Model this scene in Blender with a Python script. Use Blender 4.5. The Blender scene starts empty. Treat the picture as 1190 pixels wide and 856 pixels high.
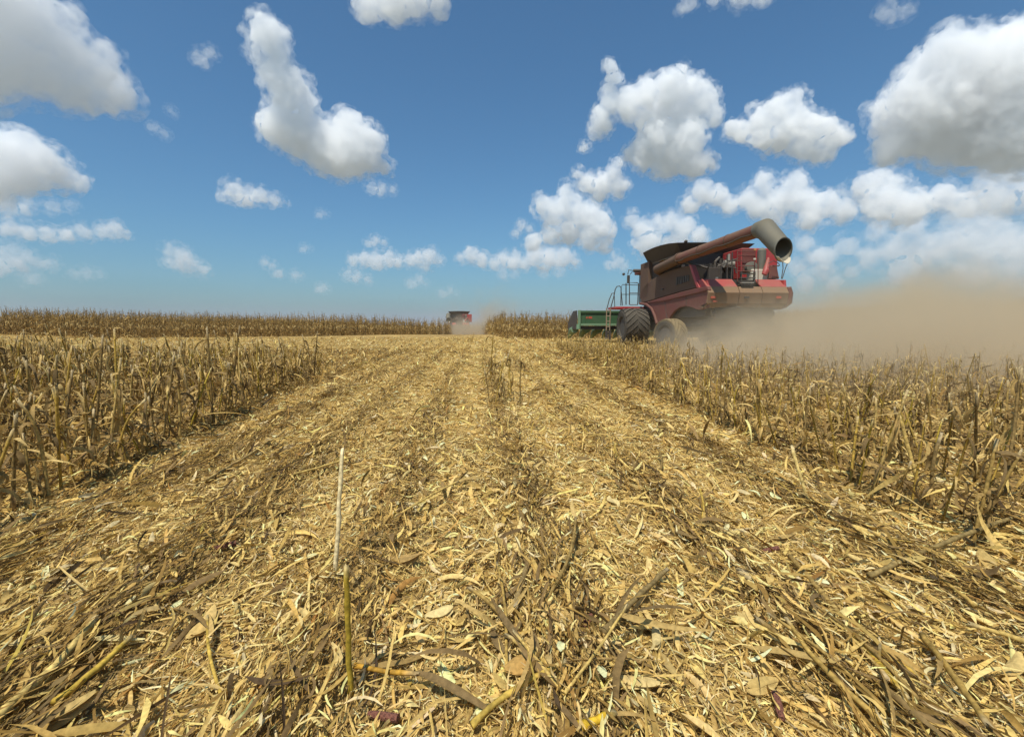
import bpy, math, random
import numpy as np
from mathutils import Vector, Matrix

R = math.radians
rng = np.random.default_rng(7)
random.seed(7)
scene = bpy.context.scene
COL = scene.collection

# ------------------------------------------------------------------ camera
F = 560.0                       # focal length in photo pixels (1190 wide)
VPX, HOR = 555.0, 378.0         # where the crop rows vanish, and the horizon
CAM = Vector((0, 0, 1.02))
cd = bpy.data.cameras.new('camera')
cd.sensor_fit = 'HORIZONTAL'
cd.sensor_width = 36.0
cd.lens = F / 1190.0 * 36.0
cd.clip_start, cd.clip_end = 0.05, 30000
cam = bpy.data.objects.new('camera', cd)
COL.objects.link(cam)
cam.location = CAM
cam.rotation_euler = (R(90) - math.atan((428 - HOR) / F), 0, -math.atan((595 - VPX) / F))
scene.camera = cam
CM = cam.rotation_euler.to_matrix()

# ------------------------------------------------------------------ light
TOSUN = Vector((-0.25, -0.44, 1.0)).normalized()
world = bpy.data.worlds.new('World')
scene.world = world
world.use_nodes = True
wn = world.node_tree.nodes
bg = wn['Background']
sky = wn.new('ShaderNodeTexSky')
sky.sky_type = 'NISHITA'
sky.sun_disc = False
sky.sun_elevation = math.asin(TOSUN.z)
sky.sun_rotation = math.atan2(TOSUN.x, TOSUN.y)
sky.altitude = 2500
sky.air_density = 1.5
sky.dust_density = 10.0
sky.ozone_density = 8.0
tint = wn.new('ShaderNodeMix'); tint.data_type = 'RGBA'; tint.blend_type = 'MULTIPLY'
tint.inputs[0].default_value = 1.0
tint.inputs[7].default_value = (0.70, 1.06, 1.10, 1)
world.node_tree.links.new(sky.outputs[0], tint.inputs[6])
world.node_tree.links.new(tint.outputs[2], bg.inputs[0])
bg.inputs[1].default_value = 0.084
sd = bpy.data.lights.new('sun', 'SUN')
sd.energy = 4.0
sd.angle = R(0.5)
sd.color = (1.0, 0.94, 0.83)
sun = bpy.data.objects.new('sun', sd)
COL.objects.link(sun)
sun.rotation_euler = (-TOSUN).to_track_quat('-Z', 'Y').to_euler()

vs = scene.view_settings
vs.view_transform = 'Standard'
vs.look = 'None'
vs.exposure = 0.3
vs.gamma = 1.0
vs.use_curve_mapping = False
scene.render.engine = 'CYCLES'
cy = scene.cycles
cy.max_bounces = 18
cy.diffuse_bounces = 3
cy.glossy_bounces = 2
cy.transmission_bounces = 3
cy.volume_bounces = 16
cy.transparent_max_bounces = 128
cy.volume_step_rate = 1.0
cy.volume_max_steps = 96
cy.use_denoising = True
cy.caustics_reflective = False
cy.caustics_refractive = False

# ------------------------------------------------------------------ helpers
def ray(px, py):
    return (CM @ Vector(((px - 595) / F, -(py - 428) / F, -1))).normalized()

def at(px, py, X=None, Y=None, Z=None, D=None):
    """world point seen at photo pixel px,py on a plane X=, Y=, Z= or at distance D"""
    d = ray(px, py)
    if X is not None: t = (X - CAM.x) / d.x
    elif Y is not None: t = (Y - CAM.y) / d.y
    elif Z is not None: t = (Z - CAM.z) / d.z
    else: t = D
    return CAM + d * t

def hash01(i, j, s):
    v = np.sin(i * 127.1 + j * 311.7 + s * 74.7) * 43758.5453
    return v - np.floor(v)

def vnoise(x, y, s=0):
    x = np.asarray(x, float); y = np.asarray(y, float)
    i = np.floor(x); j = np.floor(y)
    f = x - i; g = y - j
    f = f * f * (3 - 2 * f); g = g * g * (3 - 2 * g)
    a = hash01(i, j, s); b = hash01(i + 1, j, s); c = hash01(i, j + 1, s); d = hash01(i + 1, j + 1, s)
    return (a * (1 - f) + b * f) * (1 - g) + (c * (1 - f) + d * f) * g

def sstep(a, b, x):
    t = np.clip((np.asarray(x, float) - a) / (b - a), 0, 1)
    return t * t * (3 - 2 * t)

ROW0, ROWD = 0.27, 0.78          # crop rows run along +Y
def row_dist(x):
    k = np.round((np.asarray(x, float) - ROW0) / ROWD)
    return np.abs(np.asarray(x, float) - ROW0 - k * ROWD)

def terr(x, y):
    x = np.asarray(x, float); y = np.asarray(y, float)
    near = 1 - sstep(14, 30, np.hypot(x, y))
    z = near * (0.035 * np.exp(-(row_dist(x) / 0.16) ** 2) + 0.05 * (vnoise(x * 1.3, y * 1.3, 3) - 0.5) + 0.02 * (vnoise(x * 6, y * 6, 4) - 0.5))
    z = z + 0.10 * (vnoise(x * 0.12, y * 0.12, 9) - 0.5) * sstep(6, 18, np.hypot(x, y))
    z = z - 1.55 * sstep(52, 80, y) * np.exp(-(x / 22.0) ** 2)
    z = z + 1.1 * sstep(21, 44, x) * sstep(22, 40, y)
    z = z + 0.35 * sstep(24, 42, -x) * sstep(22, 40, y)
    return z

def tz(x, y): return float(terr(x, y))

def make_mesh(name, verts, groups, col=None, smooth=False):
    """groups: list of (n,k) face index arrays"""
    me = bpy.data.meshes.new(name)
    verts = np.asarray(verts, np.float32)
    me.vertices.add(len(verts))
    me.vertices.foreach_set('co', verts.ravel())
    starts, loops, o = [], [], 0
    for g in groups:
        g = np.asarray(g, np.int32)
        if len(g) == 0: continue
        n, k = g.shape
        starts.append(o + np.arange(n, dtype=np.int32) * k)
        loops.append(g.ravel()); o += n * k
    loops = np.concatenate(loops); starts = np.concatenate(starts)
    me.loops.add(len(loops)); me.loops.foreach_set('vertex_index', loops)
    me.polygons.add(len(starts)); me.polygons.foreach_set('loop_start', starts)
    if smooth: me.polygons.foreach_set('use_smooth', np.ones(len(starts), bool))
    if col is not None:
        a = me.attributes.new('col', 'FLOAT_COLOR', 'POINT')
        c = np.ones((len(verts), 4), np.float32); c[:, :3] = col
        a.data.foreach_set('color', c.ravel())
    me.update(calc_edges=True)
    return me

def add_obj(name, me, mat=None, parent=None, loc=(0, 0, 0)):
    o = bpy.data.objects.new(name, me)
    COL.objects.link(o)
    if mat is not None and me is not None: me.materials.append(mat)
    o.location = loc
    if parent is not None: o.parent = parent
    return o

def tag(o, label=None, cat=None, group=None, kind=None):
    if label: o['label'] = label
    if cat: o['category'] = cat
    if group: o['group'] = group
    if kind: o['kind'] = kind
    return o

class MB:
    """collects shapes into one mesh"""
    def __init__(self): self.v, self.f = [], []
    def add(self, vs, fs):
        o = len(self.v)
        self.v += [tuple(p) for p in vs]
        self.f += [tuple(i + o for i in f) for f in fs]
    def box(self, c, s, rot=None):
        M = rot if rot is not None else Matrix.Identity(3)
        vs = []
        for x in (-.5, .5):
            for y in (-.5, .5):
                for z in (-.5, .5):
                    vs.append(Vector(c) + M @ Vector((x * s[0], y * s[1], z * s[2])))
        self.add(vs, [(0, 1, 3, 2), (4, 6, 7, 5), (0, 4, 5, 1), (2, 3, 7, 6), (0, 2, 6, 4), (1, 5, 7, 3)])
    def box2(self, a, b):
        self.box([(a[i] + b[i]) / 2 for i in range(3)], [abs(b[i] - a[i]) for i in range(3)])
    def prism(self, poly, ext):
        """poly: 3-D outline, ext: thickness vector"""
        n = len(poly); e = Vector(ext)
        vs = [Vector(p) for p in poly] + [Vector(p) + e for p in poly]
        fs = [tuple(range(n))[::-1], tuple(range(n, 2 * n))]
        fs += [(i, (i + 1) % n, n + (i + 1) % n, n + i) for i in range(n)]
        self.add(vs, fs)
    def tube(self, pts, r, n=8, cap=True):
        pts = [Vector(p) for p in pts]
        rs = r if isinstance(r, (list, tuple)) else [r] * len(pts)
        vs, fs = [], []
        up = Vector((0, 0, 1))
        prev = None
        for i, p in enumerate(pts):
            d = (pts[min(i + 1, len(pts) - 1)] - pts[max(i - 1, 0)]).normalized()
            if prev is None:
                a = d.cross(up)
                if a.length < 1e-3: a = d.cross(Vector((1, 0, 0)))
                a.normalize()
            else:
                a = (prev - d * prev.dot(d)).normalized()
            prev = a
            b = d.cross(a)
            for k in range(n):
                t = 2 * math.pi * k / n
                vs.append(p + (a * math.cos(t) + b * math.sin(t)) * rs[i])
        for i in range(len(pts) - 1):
            for k in range(n):
                fs.append((i * n + k, i * n + (k + 1) % n, (i + 1) * n + (k + 1) % n, (i + 1) * n + k))
        if cap:
            fs.append(tuple(range(n))[::-1])
            fs.append(tuple(range((len(pts) - 1) * n, len(pts) * n)))
        self.add(vs, fs)
    def lathe(self, prof, c, axis='X', n=32, M=None, closed=False):
        """prof: (along axis, radius)"""
        vs, fs = [], []
        for (h, r) in prof:
            for k in range(n):
                t = 2 * math.pi * k / n
                if axis == 'X': p = Vector((h, r * math.cos(t), r * math.sin(t)))
                elif axis == 'Y': p = Vector((r * math.cos(t), h, r * math.sin(t)))
                else: p = Vector((r * math.cos(t), r * math.sin(t), h))
                if M is not None: p = M @ p
                vs.append(Vector(c) + p)
        m = len(prof)
        for i in range(m if closed else m - 1):
            j = (i + 1) % m
            for k in range(n):
                fs.append((i * n + k, i * n + (k + 1) % n, j * n + (k + 1) % n, j * n + k))
        if not closed:
            fs.append(tuple(range(n))[::-1]); fs.append(tuple(range((m - 1) * n, m * n)))
        self.add(vs, fs)
    def build(self, name, mat, parent=None, smooth=False, origin=None, bevel=0):
        me = bpy.data.meshes.new(name)
        o = Vector(origin) if origin is not None else Vector((0, 0, 0))
        me.from_pydata([tuple(Vector(p) - o) for p in self.v], [], self.f)
        me.update()
        ob = add_obj(name, me, mat, parent)
        if smooth:
            me.polygons.foreach_set('use_smooth', [True] * len(me.polygons))
            try: me.set_sharp_from_angle(angle=R(38))
            except Exception: pass
        if bevel:
            b = ob.modifiers.new('bevel', 'BEVEL'); b.width = bevel; b.segments = 2; b.limit_method = 'ANGLE'; b.angle_limit = R(35)
        return ob

# ------------------------------------------------------------------ materials
def new_mat(name):
    m = bpy.data.materials.new(name); m.use_nodes = True
    nt = m.node_tree
    return m, nt, nt.nodes, nt.links, nt.nodes['Principled BSDF']

def ramp(nodes, stops):
    r = nodes.new('ShaderNodeValToRGB')
    e = r.color_ramp.elements
    while len(e) < len(stops): e.new(0.5)
    for k, (p, c) in enumerate(stops):
        e[k].position = p; e[k].color = (*c, 1)
    return r

def plant_mat(name, transl=0.22, scale=60, amt=0.35):
    """dry plant matter: each piece carries its own natural colour in 'col'; fibrous mottling on top"""
    m, nt, N, L, p = new_mat(name)
    a = N.new('ShaderNodeAttribute'); a.attribute_name = 'col'
    tc = N.new('ShaderNodeTexCoord')
    nz = N.new('ShaderNodeTexNoise'); nz.inputs['Scale'].default_value = scale; nz.inputs['Detail'].default_value = 4
    L.new(tc.outputs['Object'], nz.inputs['Vector'])
    rp = ramp(N, [(0.25, (1 - amt,) * 3), (0.75, (1 + amt * 0.6,) * 3)])
    L.new(nz.outputs['Fac'], rp.inputs['Fac'])
    mx = N.new('ShaderNodeMix'); mx.data_type = 'RGBA'; mx.blend_type = 'MULTIPLY'; mx.inputs[0].default_value = 1
    L.new(a.outputs['Color'], mx.inputs[6]); L.new(rp.outputs['Color'], mx.inputs[7])
    L.new(mx.outputs[2], p.inputs['Base Color'])
    p.inputs['Roughness'].default_value = 0.7
    p.inputs['Specular IOR Level'].default_value = 0.12
    tr = N.new('ShaderNodeBsdfTranslucent'); L.new(mx.outputs[2], tr.inputs['Color'])
    ms = N.new('ShaderNodeMixShader'); ms.inputs[0].default_value = transl
    L.new(p.outputs[0], ms.inputs[1]); L.new(tr.outputs[0], ms.inputs[2])
    L.new(ms.outputs[0], N['Material Output'].inputs['Surface'])
    return m

def paint_mat(name, base, dust=0.5, dustcol=(0.30, 0.225, 0.14), rough=0.4, metal=0.0, seed=0.0, upbias=0.35):
    """painted or bare machine metal with settled field dust (noise plus more on faces that look up)"""
    m, nt, N, L, p = new_mat(name)
    tc = N.new('ShaderNodeTexCoord')
    mp = N.new('ShaderNodeMapping'); mp.inputs['Location'].default_value = (seed, seed * 2, 0)
    L.new(tc.outputs['Object'], mp.inputs['Vector'])
    n1 = N.new('ShaderNodeTexNoise'); n1.inputs['Scale'].default_value = 1.7; n1.inputs['Detail'].default_value = 7; n1.inputs['Roughness'].default_value = 0.65
    L.new(mp.outputs[0], n1.inputs['Vector'])
    n2 = N.new('ShaderNodeTexNoise'); n2.inputs['Scale'].default_value = 22; n2.inputs['Detail'].default_value = 4
    L.new(mp.outputs[0], n2.inputs['Vector'])
    g = N.new('ShaderNodeNewGeometry')
    sx = N.new('ShaderNodeSeparateXYZ'); L.new(g.outputs['Normal'], sx.inputs[0])
    up = N.new('ShaderNodeMath'); up.operation = 'MULTIPLY'; up.inputs[1].default_value = upbias
    L.new(sx.outputs[2], up.inputs[0]); up.use_clamp = True
    s = N.new('ShaderNodeMath'); s.operation = 'MULTIPLY_ADD'; s.inputs[1].default_value = 0.9; s.inputs[2].default_value = dust - 0.45
    L.new(n1.outputs['Fac'], s.inputs[0])
    s2 = N.new('ShaderNodeMath'); s2.operation = 'MULTIPLY_ADD'; s2.inputs[1].default_value = 0.35
    L.new(n2.outputs['Fac'], s2.inputs[0]); L.new(s.outputs[0], s2.inputs[2])
    s3 = N.new('ShaderNodeMath'); s3.operation = 'ADD'; s3.use_clamp = True
    L.new(s2.outputs[0], s3.inputs[0]); L.new(up.outputs[0], s3.inputs[1])
    s4 = N.new('ShaderNodeMath'); s4.operation = 'SUBTRACT'; s4.inputs[1].default_value = 0.17; s4.use_clamp = True
    L.new(s3.outputs[0], s4.inputs[0])
    mx = N.new('ShaderNodeMix'); mx.data_type = 'RGBA'
    L.new(s4.outputs[0], mx.inputs[0])
    mx.inputs[6].default_value = (*base, 1); mx.inputs[7].default_value = (*dustcol, 1)
    L.new(mx.outputs[2], p.inputs['Base Color'])
    rr = N.new('ShaderNodeMapRange'); rr.inputs[3].default_value = rough; rr.inputs[4].default_value = 0.9
    L.new(s4.outputs[0], rr.inputs[0]); L.new(rr.outputs[0], p.inputs['Roughness'])
    p.inputs['Metallic'].default_value = metal
    return m

M_LEAF = plant_mat('dry leaf', 0.22, 70, 0.35)
M_STEM = plant_mat('dry stem', 0.04, 60, 0.6)
M_CORN = plant_mat('ripe corn', 0.2, 12, 0.35)

# soil with ground-in chaff
def ground_mat():
    m, nt, N, L, p = new_mat('field soil')
    tc = N.new('ShaderNodeTexCoord')
    def noise(sc, det, rough=0.6, mapscale=None):
        n = N.new('ShaderNodeTexNoise'); n.inputs['Scale'].default_value = sc; n.inputs['Detail'].default_value = det
        n.inputs['Roughness'].default_value = rough
        if mapscale:
            mp = N.new('ShaderNodeMapping'); mp.inputs['Scale'].default_value = mapscale
            L.new(tc.outputs['Object'], mp.inputs['Vector']); L.new(mp.outputs[0], n.inputs['Vector'])
        else: L.new(tc.outputs['Object'], n.inputs['Vector'])
        return n
    fine = noise(55, 8, 0.75)
    mid = noise(2.3, 6, 0.65, (1, 0.6, 1))
    big = noise(0.17, 4, 0.5, (1, 1, 1))
    a = N.new('ShaderNodeMath'); a.operation = 'MULTIPLY_ADD'; a.inputs[1].default_value = 0.55
    L.new(mid.outputs['Fac'], a.inputs[0])
    b = N.new('ShaderNodeMath'); b.operation = 'MULTIPLY'; b.inputs[1].default_value = 0.55
    L.new(fine.outputs['Fac'], b.inputs[0]); L.new(b.outputs[0], a.inputs[2])
    c = N.new('ShaderNodeMath'); c.operation = 'MULTIPLY_ADD'; c.inputs[1].default_value = 0.25
    L.new(big.outputs['Fac'], c.inputs[0]); L.new(a.outputs[0], c.inputs[2])
    r = ramp(N, [(0.42, (0.075, 0.046, 0.02)), (0.56, (0.18, 0.115, 0.045)), (0.68, (0.38, 0.25, 0.085)), (0.82, (0.58, 0.40, 0.15))])
    L.new(c.outputs[0], r.inputs['Fac'])
    # beyond the field: added unseen farmland, greyed so less brown light bounces onto clouds
    ln = N.new('ShaderNodeVectorMath'); ln.operation = 'LENGTH'; L.new(tc.outputs['Object'], ln.inputs[0])
    mr = N.new('ShaderNodeMapRange'); mr.inputs[1].default_value = 130; mr.inputs[2].default_value = 190; L.new(ln.outputs['Value'], mr.inputs[0])
    patch = N.new('ShaderNodeTexVoronoi'); patch.inputs['Scale'].default_value = 0.004; L.new(tc.outputs['Object'], patch.inputs['Vector'])
    sxx = N.new('ShaderNodeSeparateXYZ'); L.new(patch.outputs['Color'], sxx.inputs[0])
    fr = ramp(N, [(0.0, (.12, .125, .085)), (0.4, (.24, .21, .15)), (0.7, (.30, .27, .21)), (1.0, (.15, .155, .11))]); L.new(sxx.outputs[0], fr.inputs['Fac'])
    fm = N.new('ShaderNodeMix'); fm.data_type = 'RGBA'; L.new(mr.outputs[0], fm.inputs[0]); L.new(r.outputs['Color'], fm.inputs[6]); L.new(fr.outputs['Color'], fm.inputs[7])
    L.new(fm.outputs[2], p.inputs['Base Color'])
    p.inputs['Roughness'].default_value = 0.95
    p.inputs['Specular IOR Level'].default_value = 0.1
    bp = N.new('ShaderNodeBump'); bp.inputs['Strength'].default_value = 0.6; bp.inputs['Distance'].default_value = 0.02
    L.new(fine.outputs['Fac'], bp.inputs['Height']); L.new(bp.outputs[0], p.inputs['Normal'])
    return m

# ------------------------------------------------------------------ ground
def axis_coords(core0, core1, step, out0, out1, g=1.09):
    c = list(np.arange(core0, core1 + 1e-6, step))
    s = step; x = core1
    while x < out1:
        s *= g; x += s; c.append(x)
    s = step; x = core0; left = []
    while x > out0:
        s *= g; x -= s; left.append(x)
    return np.array(left[::-1] + c)
gx = axis_coords(-4.5, 5.0, 0.05, -9000, 9000)
gy = axis_coords(0.4, 9.0, 0.05, -3000, 9000, 1.07)
GX, GY = np.meshgrid(gx, gy)
GZ = terr(GX, GY)
nx, ny = len(gx), len(gy)
idx = np.arange(nx * ny).reshape(ny, nx)
quads = np.stack([idx[:-1, :-1], idx[:-1, 1:], idx[1:, 1:], idx[1:, :-1]], -1).reshape(-1, 4)
me = make_mesh('ground', np.stack([GX, GY, GZ], -1).reshape(-1, 3), [quads], smooth=True)
tag(add_obj('ground', me, ground_mat()), kind='structure')

# ------------------------------------------------------------------ ribbons (leaves, husks, chaff), all in numpy
def ribbons(P, head, pitch, roll, L, W, S, kh, kv, twist, prof, fold, C=3, centre=True):
    M = len(P)
    t = np.linspace(0, 1, S + 1)[None, :]
    H = head[:, None] + kh[:, None] * (t - 0.5)
    V = pitch[:, None] + kv[:, None] * (t - (0.5 if centre else 0.0))
    Ro = roll[:, None] + twist[:, None] * (t - 0.5)
    d = np.stack([np.cos(V) * np.cos(H), np.cos(V) * np.sin(H), np.sin(V)], -1)
    seg = 0.5 * (d[:, 1:] + d[:, :-1]) * (L / S)[:, None, None]
    c = np.concatenate([np.zeros((M, 1, 3)), np.cumsum(seg, 1)], 1)
    if centre: c = c - c.mean(1, keepdims=True)
    c = c + P[:, None, :]
    l = np.stack([-np.sin(H), np.cos(H), np.zeros_like(H)], -1)
    n = np.cross(d, l)
    cr, sr = np.cos(Ro)[..., None], np.sin(Ro)[..., None]
    w = cr * l + sr * n
    nn = -sr * l + cr * n
    ww = (W[:, None] * prof(t))[..., None] * 0.5
    if C == 3:
        v = np.stack([c - w * ww + nn * ww * fold[:, None, None], c, c + w * ww + nn * ww * fold[:, None, None]], 2)
    else:
        v = np.stack([c - w * ww, c + w * ww], 2)
    base = (np.arange(M) * (S + 1) * C)[:, None, None]
    i = np.arange(S)[None, :, None] * C; k = np.arange(C - 1)[None, None, :]
    a = base + i + k
    q = np.stack([a, a + 1, a + C + 1, a + C], -1).reshape(-1, 4)
    return v.reshape(M, -1, 3), q

p_leaf = lambda t: np.clip(np.sin(np.pi * np.clip(t, 0, 1) ** 0.75), 0, 1) ** 0.55 + 0.03
p_sliver = lambda t: np.minimum(1, np.minimum(t, 1 - t) * 5 + 0.25)
p_husk = lambda t: np.clip(np.sin(np.pi * (0.04 + 0.93 * t)), 0, 1) ** 0.6
p_blade = lambda t: (1 - t) ** 0.6 * np.minimum(1, 0.5 + 2.5 * t) + 0.02

PAL = np.array([
    (0.84, 0.61, 0.24),   # 0 pale chaff
    (0.74, 0.51, 0.165),   # 1 straw
    (0.55, 0.36, 0.105), # 2 tan
    (0.34, 0.205, 0.055), # 3 brown
    (0.255, 0.165, 0.065),# 4 grey brown
    (0.12, 0.076, 0.03),  # 5 dark
    (0.86, 0.68, 0.36),   # 6 cream
    (0.54, 0.37, 0.08),  # 7 yellow stem
    (0.42, 0.22, 0.06),   # 8 rusty
])
def pick_cols(wts):
    """wts (M,9) -> colours with per-piece variation"""
    c = np.cumsum(wts / wts.sum(1, keepdims=True), 1)
    k = (rng.random((len(wts), 1)) > c).sum(1).clip(0, 8)
    col = PAL[k] * (1 + 0.16 * rng.standard_normal((len(wts), 1))) * (1 + 0.018 * rng.standard_normal((len(wts), 3)))
    return col.clip(0.03, 0.85)

def scatter(y0, y1, dens, xl, xr):
    """points over a strip of depth, kept near the camera's view with some margin"""
    A = (xr - xl) * (y1 - y0)
    n = rng.poisson(A * dens)
    x = rng.uniform(xl, xr, n); y = rng.uniform(y0, y1, n)
    k = (x > -1.25 * y - 2.4) & (x < 1.35 * y + 2.4)
    return x[k], y[k]

def pale(x, y):
    n = 0.6 * vnoise(x * 1.1, y * 0.55, 21) + 0.4 * vnoise(x * 3.1, y * 2.2, 22)
    wob = x + 0.10 * (vnoise(y * 0.5, np.floor(x) * 0 + 3.1, 31) - 0.5)
    rd = row_dist(wob)
    p = 0.93 + 1.0 * (n - 0.5) - (0.75 + 0.5 * (vnoise(x * .9, y * .7, 33) - .5)) * np.exp(-(rd / 0.15) ** 2)
    p = p + 0.18 * np.exp(-((x - 0.66) / 0.4) ** 2) + 0.10 * np.exp(-((x + 0.2) / 0.5) ** 2) - 0.26 * sstep(0.7, 1.5, -x) * (1 - 0.4 * sstep(8, 20, y)) - 0.10 * sstep(1.3, 2.1, x)
    p = p - 0.25 * sstep(2.3, 2.9, np.abs(x)) * (1 - sstep(19, 22, y))
    return np.clip(p + 0.22 * sstep(17, 24, y), 0.03, 0.97)

LV, LQ, LC = [], [], []
loff = 0
def litter(kind, x, y, scale=1.0):
    global loff
    M = len(x)
    if M == 0: return
    pl = pale(x, y)
    al = rng.random(M) < (0.35 + 0.4 * (row_dist(x) < 0.18) + 0.25 * (x < -1.0))
    head = np.where(al, np.pi / 2 + rng.normal(0, 0.42, M), rng.uniform(0, 2 * np.pi, M))
    head = np.where(rng.random(M) < 0.5, head, head + np.pi)
    pitch = rng.normal(0, 0.20, M)
    roll = rng.normal(0, 0.6, M)
    kh = rng.normal(0, 0.5, M); kv = rng.normal(0, 0.5, M); tw = rng.normal(0, 0.7, M)
    fold = rng.uniform(-0.5, 0.6, M)
    z = terr(x, y)
    mound = 0.012 + 0.035 * np.exp(-(row_dist(x) / 0.17) ** 2)
    w = np.zeros((M, 9))
    if kind == 'chaff':
        L = rng.uniform(0.012, 0.07, M) * scale; W = rng.uniform(0.002, 0.0075, M) * scale
        S, C, prof = 2, 2, p_sliver
        w[:, 0] = 0.9 * pl; w[:, 1] = 0.8 * pl + .15; w[:, 2] = .35; w[:, 3] = 0.5 * (1 - pl); w[:, 4] = 0.45 * (1 - pl); w[:, 6] = .30 * pl; w[:, 7] = .05; w[:, 5] = .12 * (1 - pl)
        kh *= 1.6; kv *= 1.6
        zz = rng.random(M) * mound * 1.2
    elif kind == 'curl':
        L = rng.uniform(0.04, 0.13, M) * scale; W = rng.uniform(0.003, 0.010, M) * scale
        S, C, prof = 4, 2, p_sliver
        w[:, 0] = pl; w[:, 1] = 0.7 * pl + .2; w[:, 2] = .3; w[:, 3] = .45 * (1 - pl); w[:, 4] = .5 * (1 - pl); w[:, 6] = .5 * pl; w[:, 8] = .03
        kh *= 1.9; kv *= 1.6; tw *= 2
        zz = rng.random(M) * mound * 1.6 + 0.006
    elif kind == 'leaf':
        L = rng.uniform(0.08, 0.34, M) * scale; W = 0.005 + 0.021 * rng.random(M) ** 2 * scale
        S, C, prof = 5, 3, p_leaf
        w[:, 1] = .45 * pl; w[:, 2] = .4; w[:, 3] = .55 * (1 - pl) + .12; w[:, 4] = .85 * (1 - pl) + .15; w[:, 5] = .2 * (1 - pl); w[:, 0] = .3 * pl; w[:, 8] = .04
        kv *= 1.5; tw *= 2.4; kh *= 1.3
        zz = rng.random(M) * mound * 1.3 + 0.004
    elif kind == 'husk':
        L = rng.uniform(0.05, 0.15, M) * scale; W = rng.uniform(0.010, 0.034, M) * scale
        S, C, prof = 4, 3, p_husk
        w[:, 0] = .7; w[:, 6] = .6; w[:, 1] = .5; w[:, 2] = .25; w[:, 3] = .12
        fold = rng.uniform(0.15, 0.9, M) * np.where(rng.random(M) < .5, 1, -1)
        zz = rng.random(M) * mound + 0.012
    elif kind == 'rowleaf':
        head = np.pi / 2 + rng.normal(0, 0.32, M) + np.where(rng.random(M) < .5, np.pi, 0)
        L = rng.uniform(0.10, 0.42, M) * scale; W = rng.uniform(0.005, 0.019, M) * scale
        S, C, prof = 6, 3, p_leaf
        w[:, 4] = .75; w[:, 3] = .65; w[:, 5] = .25; w[:, 2] = .6; w[:, 1] = .4; w[:, 7] = .06
        tw *= 2; kv *= .9
        zz = rng.random(M) * 0.05 + 0.008
    elif kind == 'tangle':
        pitch = rng.normal(.1, 0.6, M); roll = rng.normal(0, 1.0, M)
        head = rng.uniform(0, 2 * np.pi, M)
        L = rng.uniform(0.12, 0.42, M) * scale; W = rng.uniform(0.008, 0.030, M) * scale
        S, C, prof = 6, 3, p_leaf
        w[:, 4] = .6; w[:, 3] = .6; w[:, 5] = .30; w[:, 2] = .6; w[:, 1] = .45; w[:, 0] = .15
        kv = rng.normal(-.7, 1.0, M); tw *= 3; kh *= 2
        zz = .02 + 0.34 * rng.random(M) ** 1.7
    else:  # crumb
        L = rng.uniform(0.006, 0.018, M) * scale; W = rng.uniform(0.003, 0.008, M) * scale
        S, C, prof = 1, 2, p_sliver
        w[:, 0] = .5 * pl; w[:, 1] = .5; w[:, 2] = .4; w[:, 3] = .3; w[:, 6] = .25 * pl; w[:, 5] = .2 * (1 - pl)
        roll *= 1.5
        zz = rng.random(M) * mound * .7
    P = np.stack([x, y, z + zz], -1)
    v, q = ribbons(P, head, pitch, roll, L, W, S, kh, kv, tw, prof, fold, C)
    # nothing sinks: lift each piece until its lowest point is at most 4 mm under the soil
    low = (v[:, :, 2] - z[:, None]).min(1)
    v[:, :, 2] += np.clip(-0.004 - low, 0, None)[:, None] * 0.85
    col = pick_cols(w)
    LV.append(v.reshape(-1, 3)); LQ.append(q + loff); LC.append(np.repeat(col, v.shape[1], 0))
    loff += v.shape[0] * v.shape[1]

for (y0, y1, k, sc) in ((0.75, 2.2, 1.0, 0.9), (2.2, 4.2, .75, .95), (4.2, 7.5, .45, 1.05), (7.5, 13.0, .22, 1.25), (13.0, 22.0, .085, 1.7), (22.0, 40.0, .022, 2.5)):
    wl, wr = (-6.2, 6.4) if y1 < 8 else ((-7, 8) if y1 < 14 else (-30, 34))
    if y1 > 30: wl, wr = -46, 46
    for kind, d in (('crumb', 2400), ('chaff', 6200), ('curl', 900), ('leaf', 250), ('husk', 85)):
        if kind == 'crumb' and y0 > 4: continue
        x, y = scatter(y0, y1, d * k, wl, wr)
        keep = rng.random(len(x)) < np.where(np.abs(x) > 3.2, 0.38, 1.0) if y1 < 20 else np.ones(len(x), bool)
        litter(kind, x[keep], y[keep], sc)
for (y0, y1, d, sc) in ((0.8, 3.0, 95, .8), (3.0, 7.0, 55, .95), (7.0, 14.0, 26, 1.2), (14, 22, 9, 1.5)):
    for k in range(-4, 5):
        n = rng.poisson(d * (y1 - y0) * (1.1 if k <= -2 else .9))
        y = rng.uniform(y0, y1, n)
        x = ROW0 + ROWD * k + rng.normal(0, .10 if k > -2 else .17, n)
        kk = (vnoise(x * 0 + k * 7.3, y * 1.1, 41) > .36) & (np.abs(x) < 3.3)
        litter('rowleaf', x[kk], y[kk], sc)
for side in (-1, 1):
    for j in range(22):
        n = rng.poisson(150 if j < 4 else 90)
        y = rng.uniform(1.6, 12.5 if side < 0 else 19.0, n)
        x = ROW0 + ROWD * ((-4 - j) if side < 0 else (3 + j)) + (0.36 if side < 0 else -0.22) + np.where(side < 0, -.10 * (y - 2.4), .055 * (y - 3)) + rng.normal(0, .15, n)
        kk = (np.abs(x) < 1.35 * y + 1.5) & ~((x > 7.1) & (y > 17))
        litter('tangle', x[kk], y[kk], 1.0)
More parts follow.
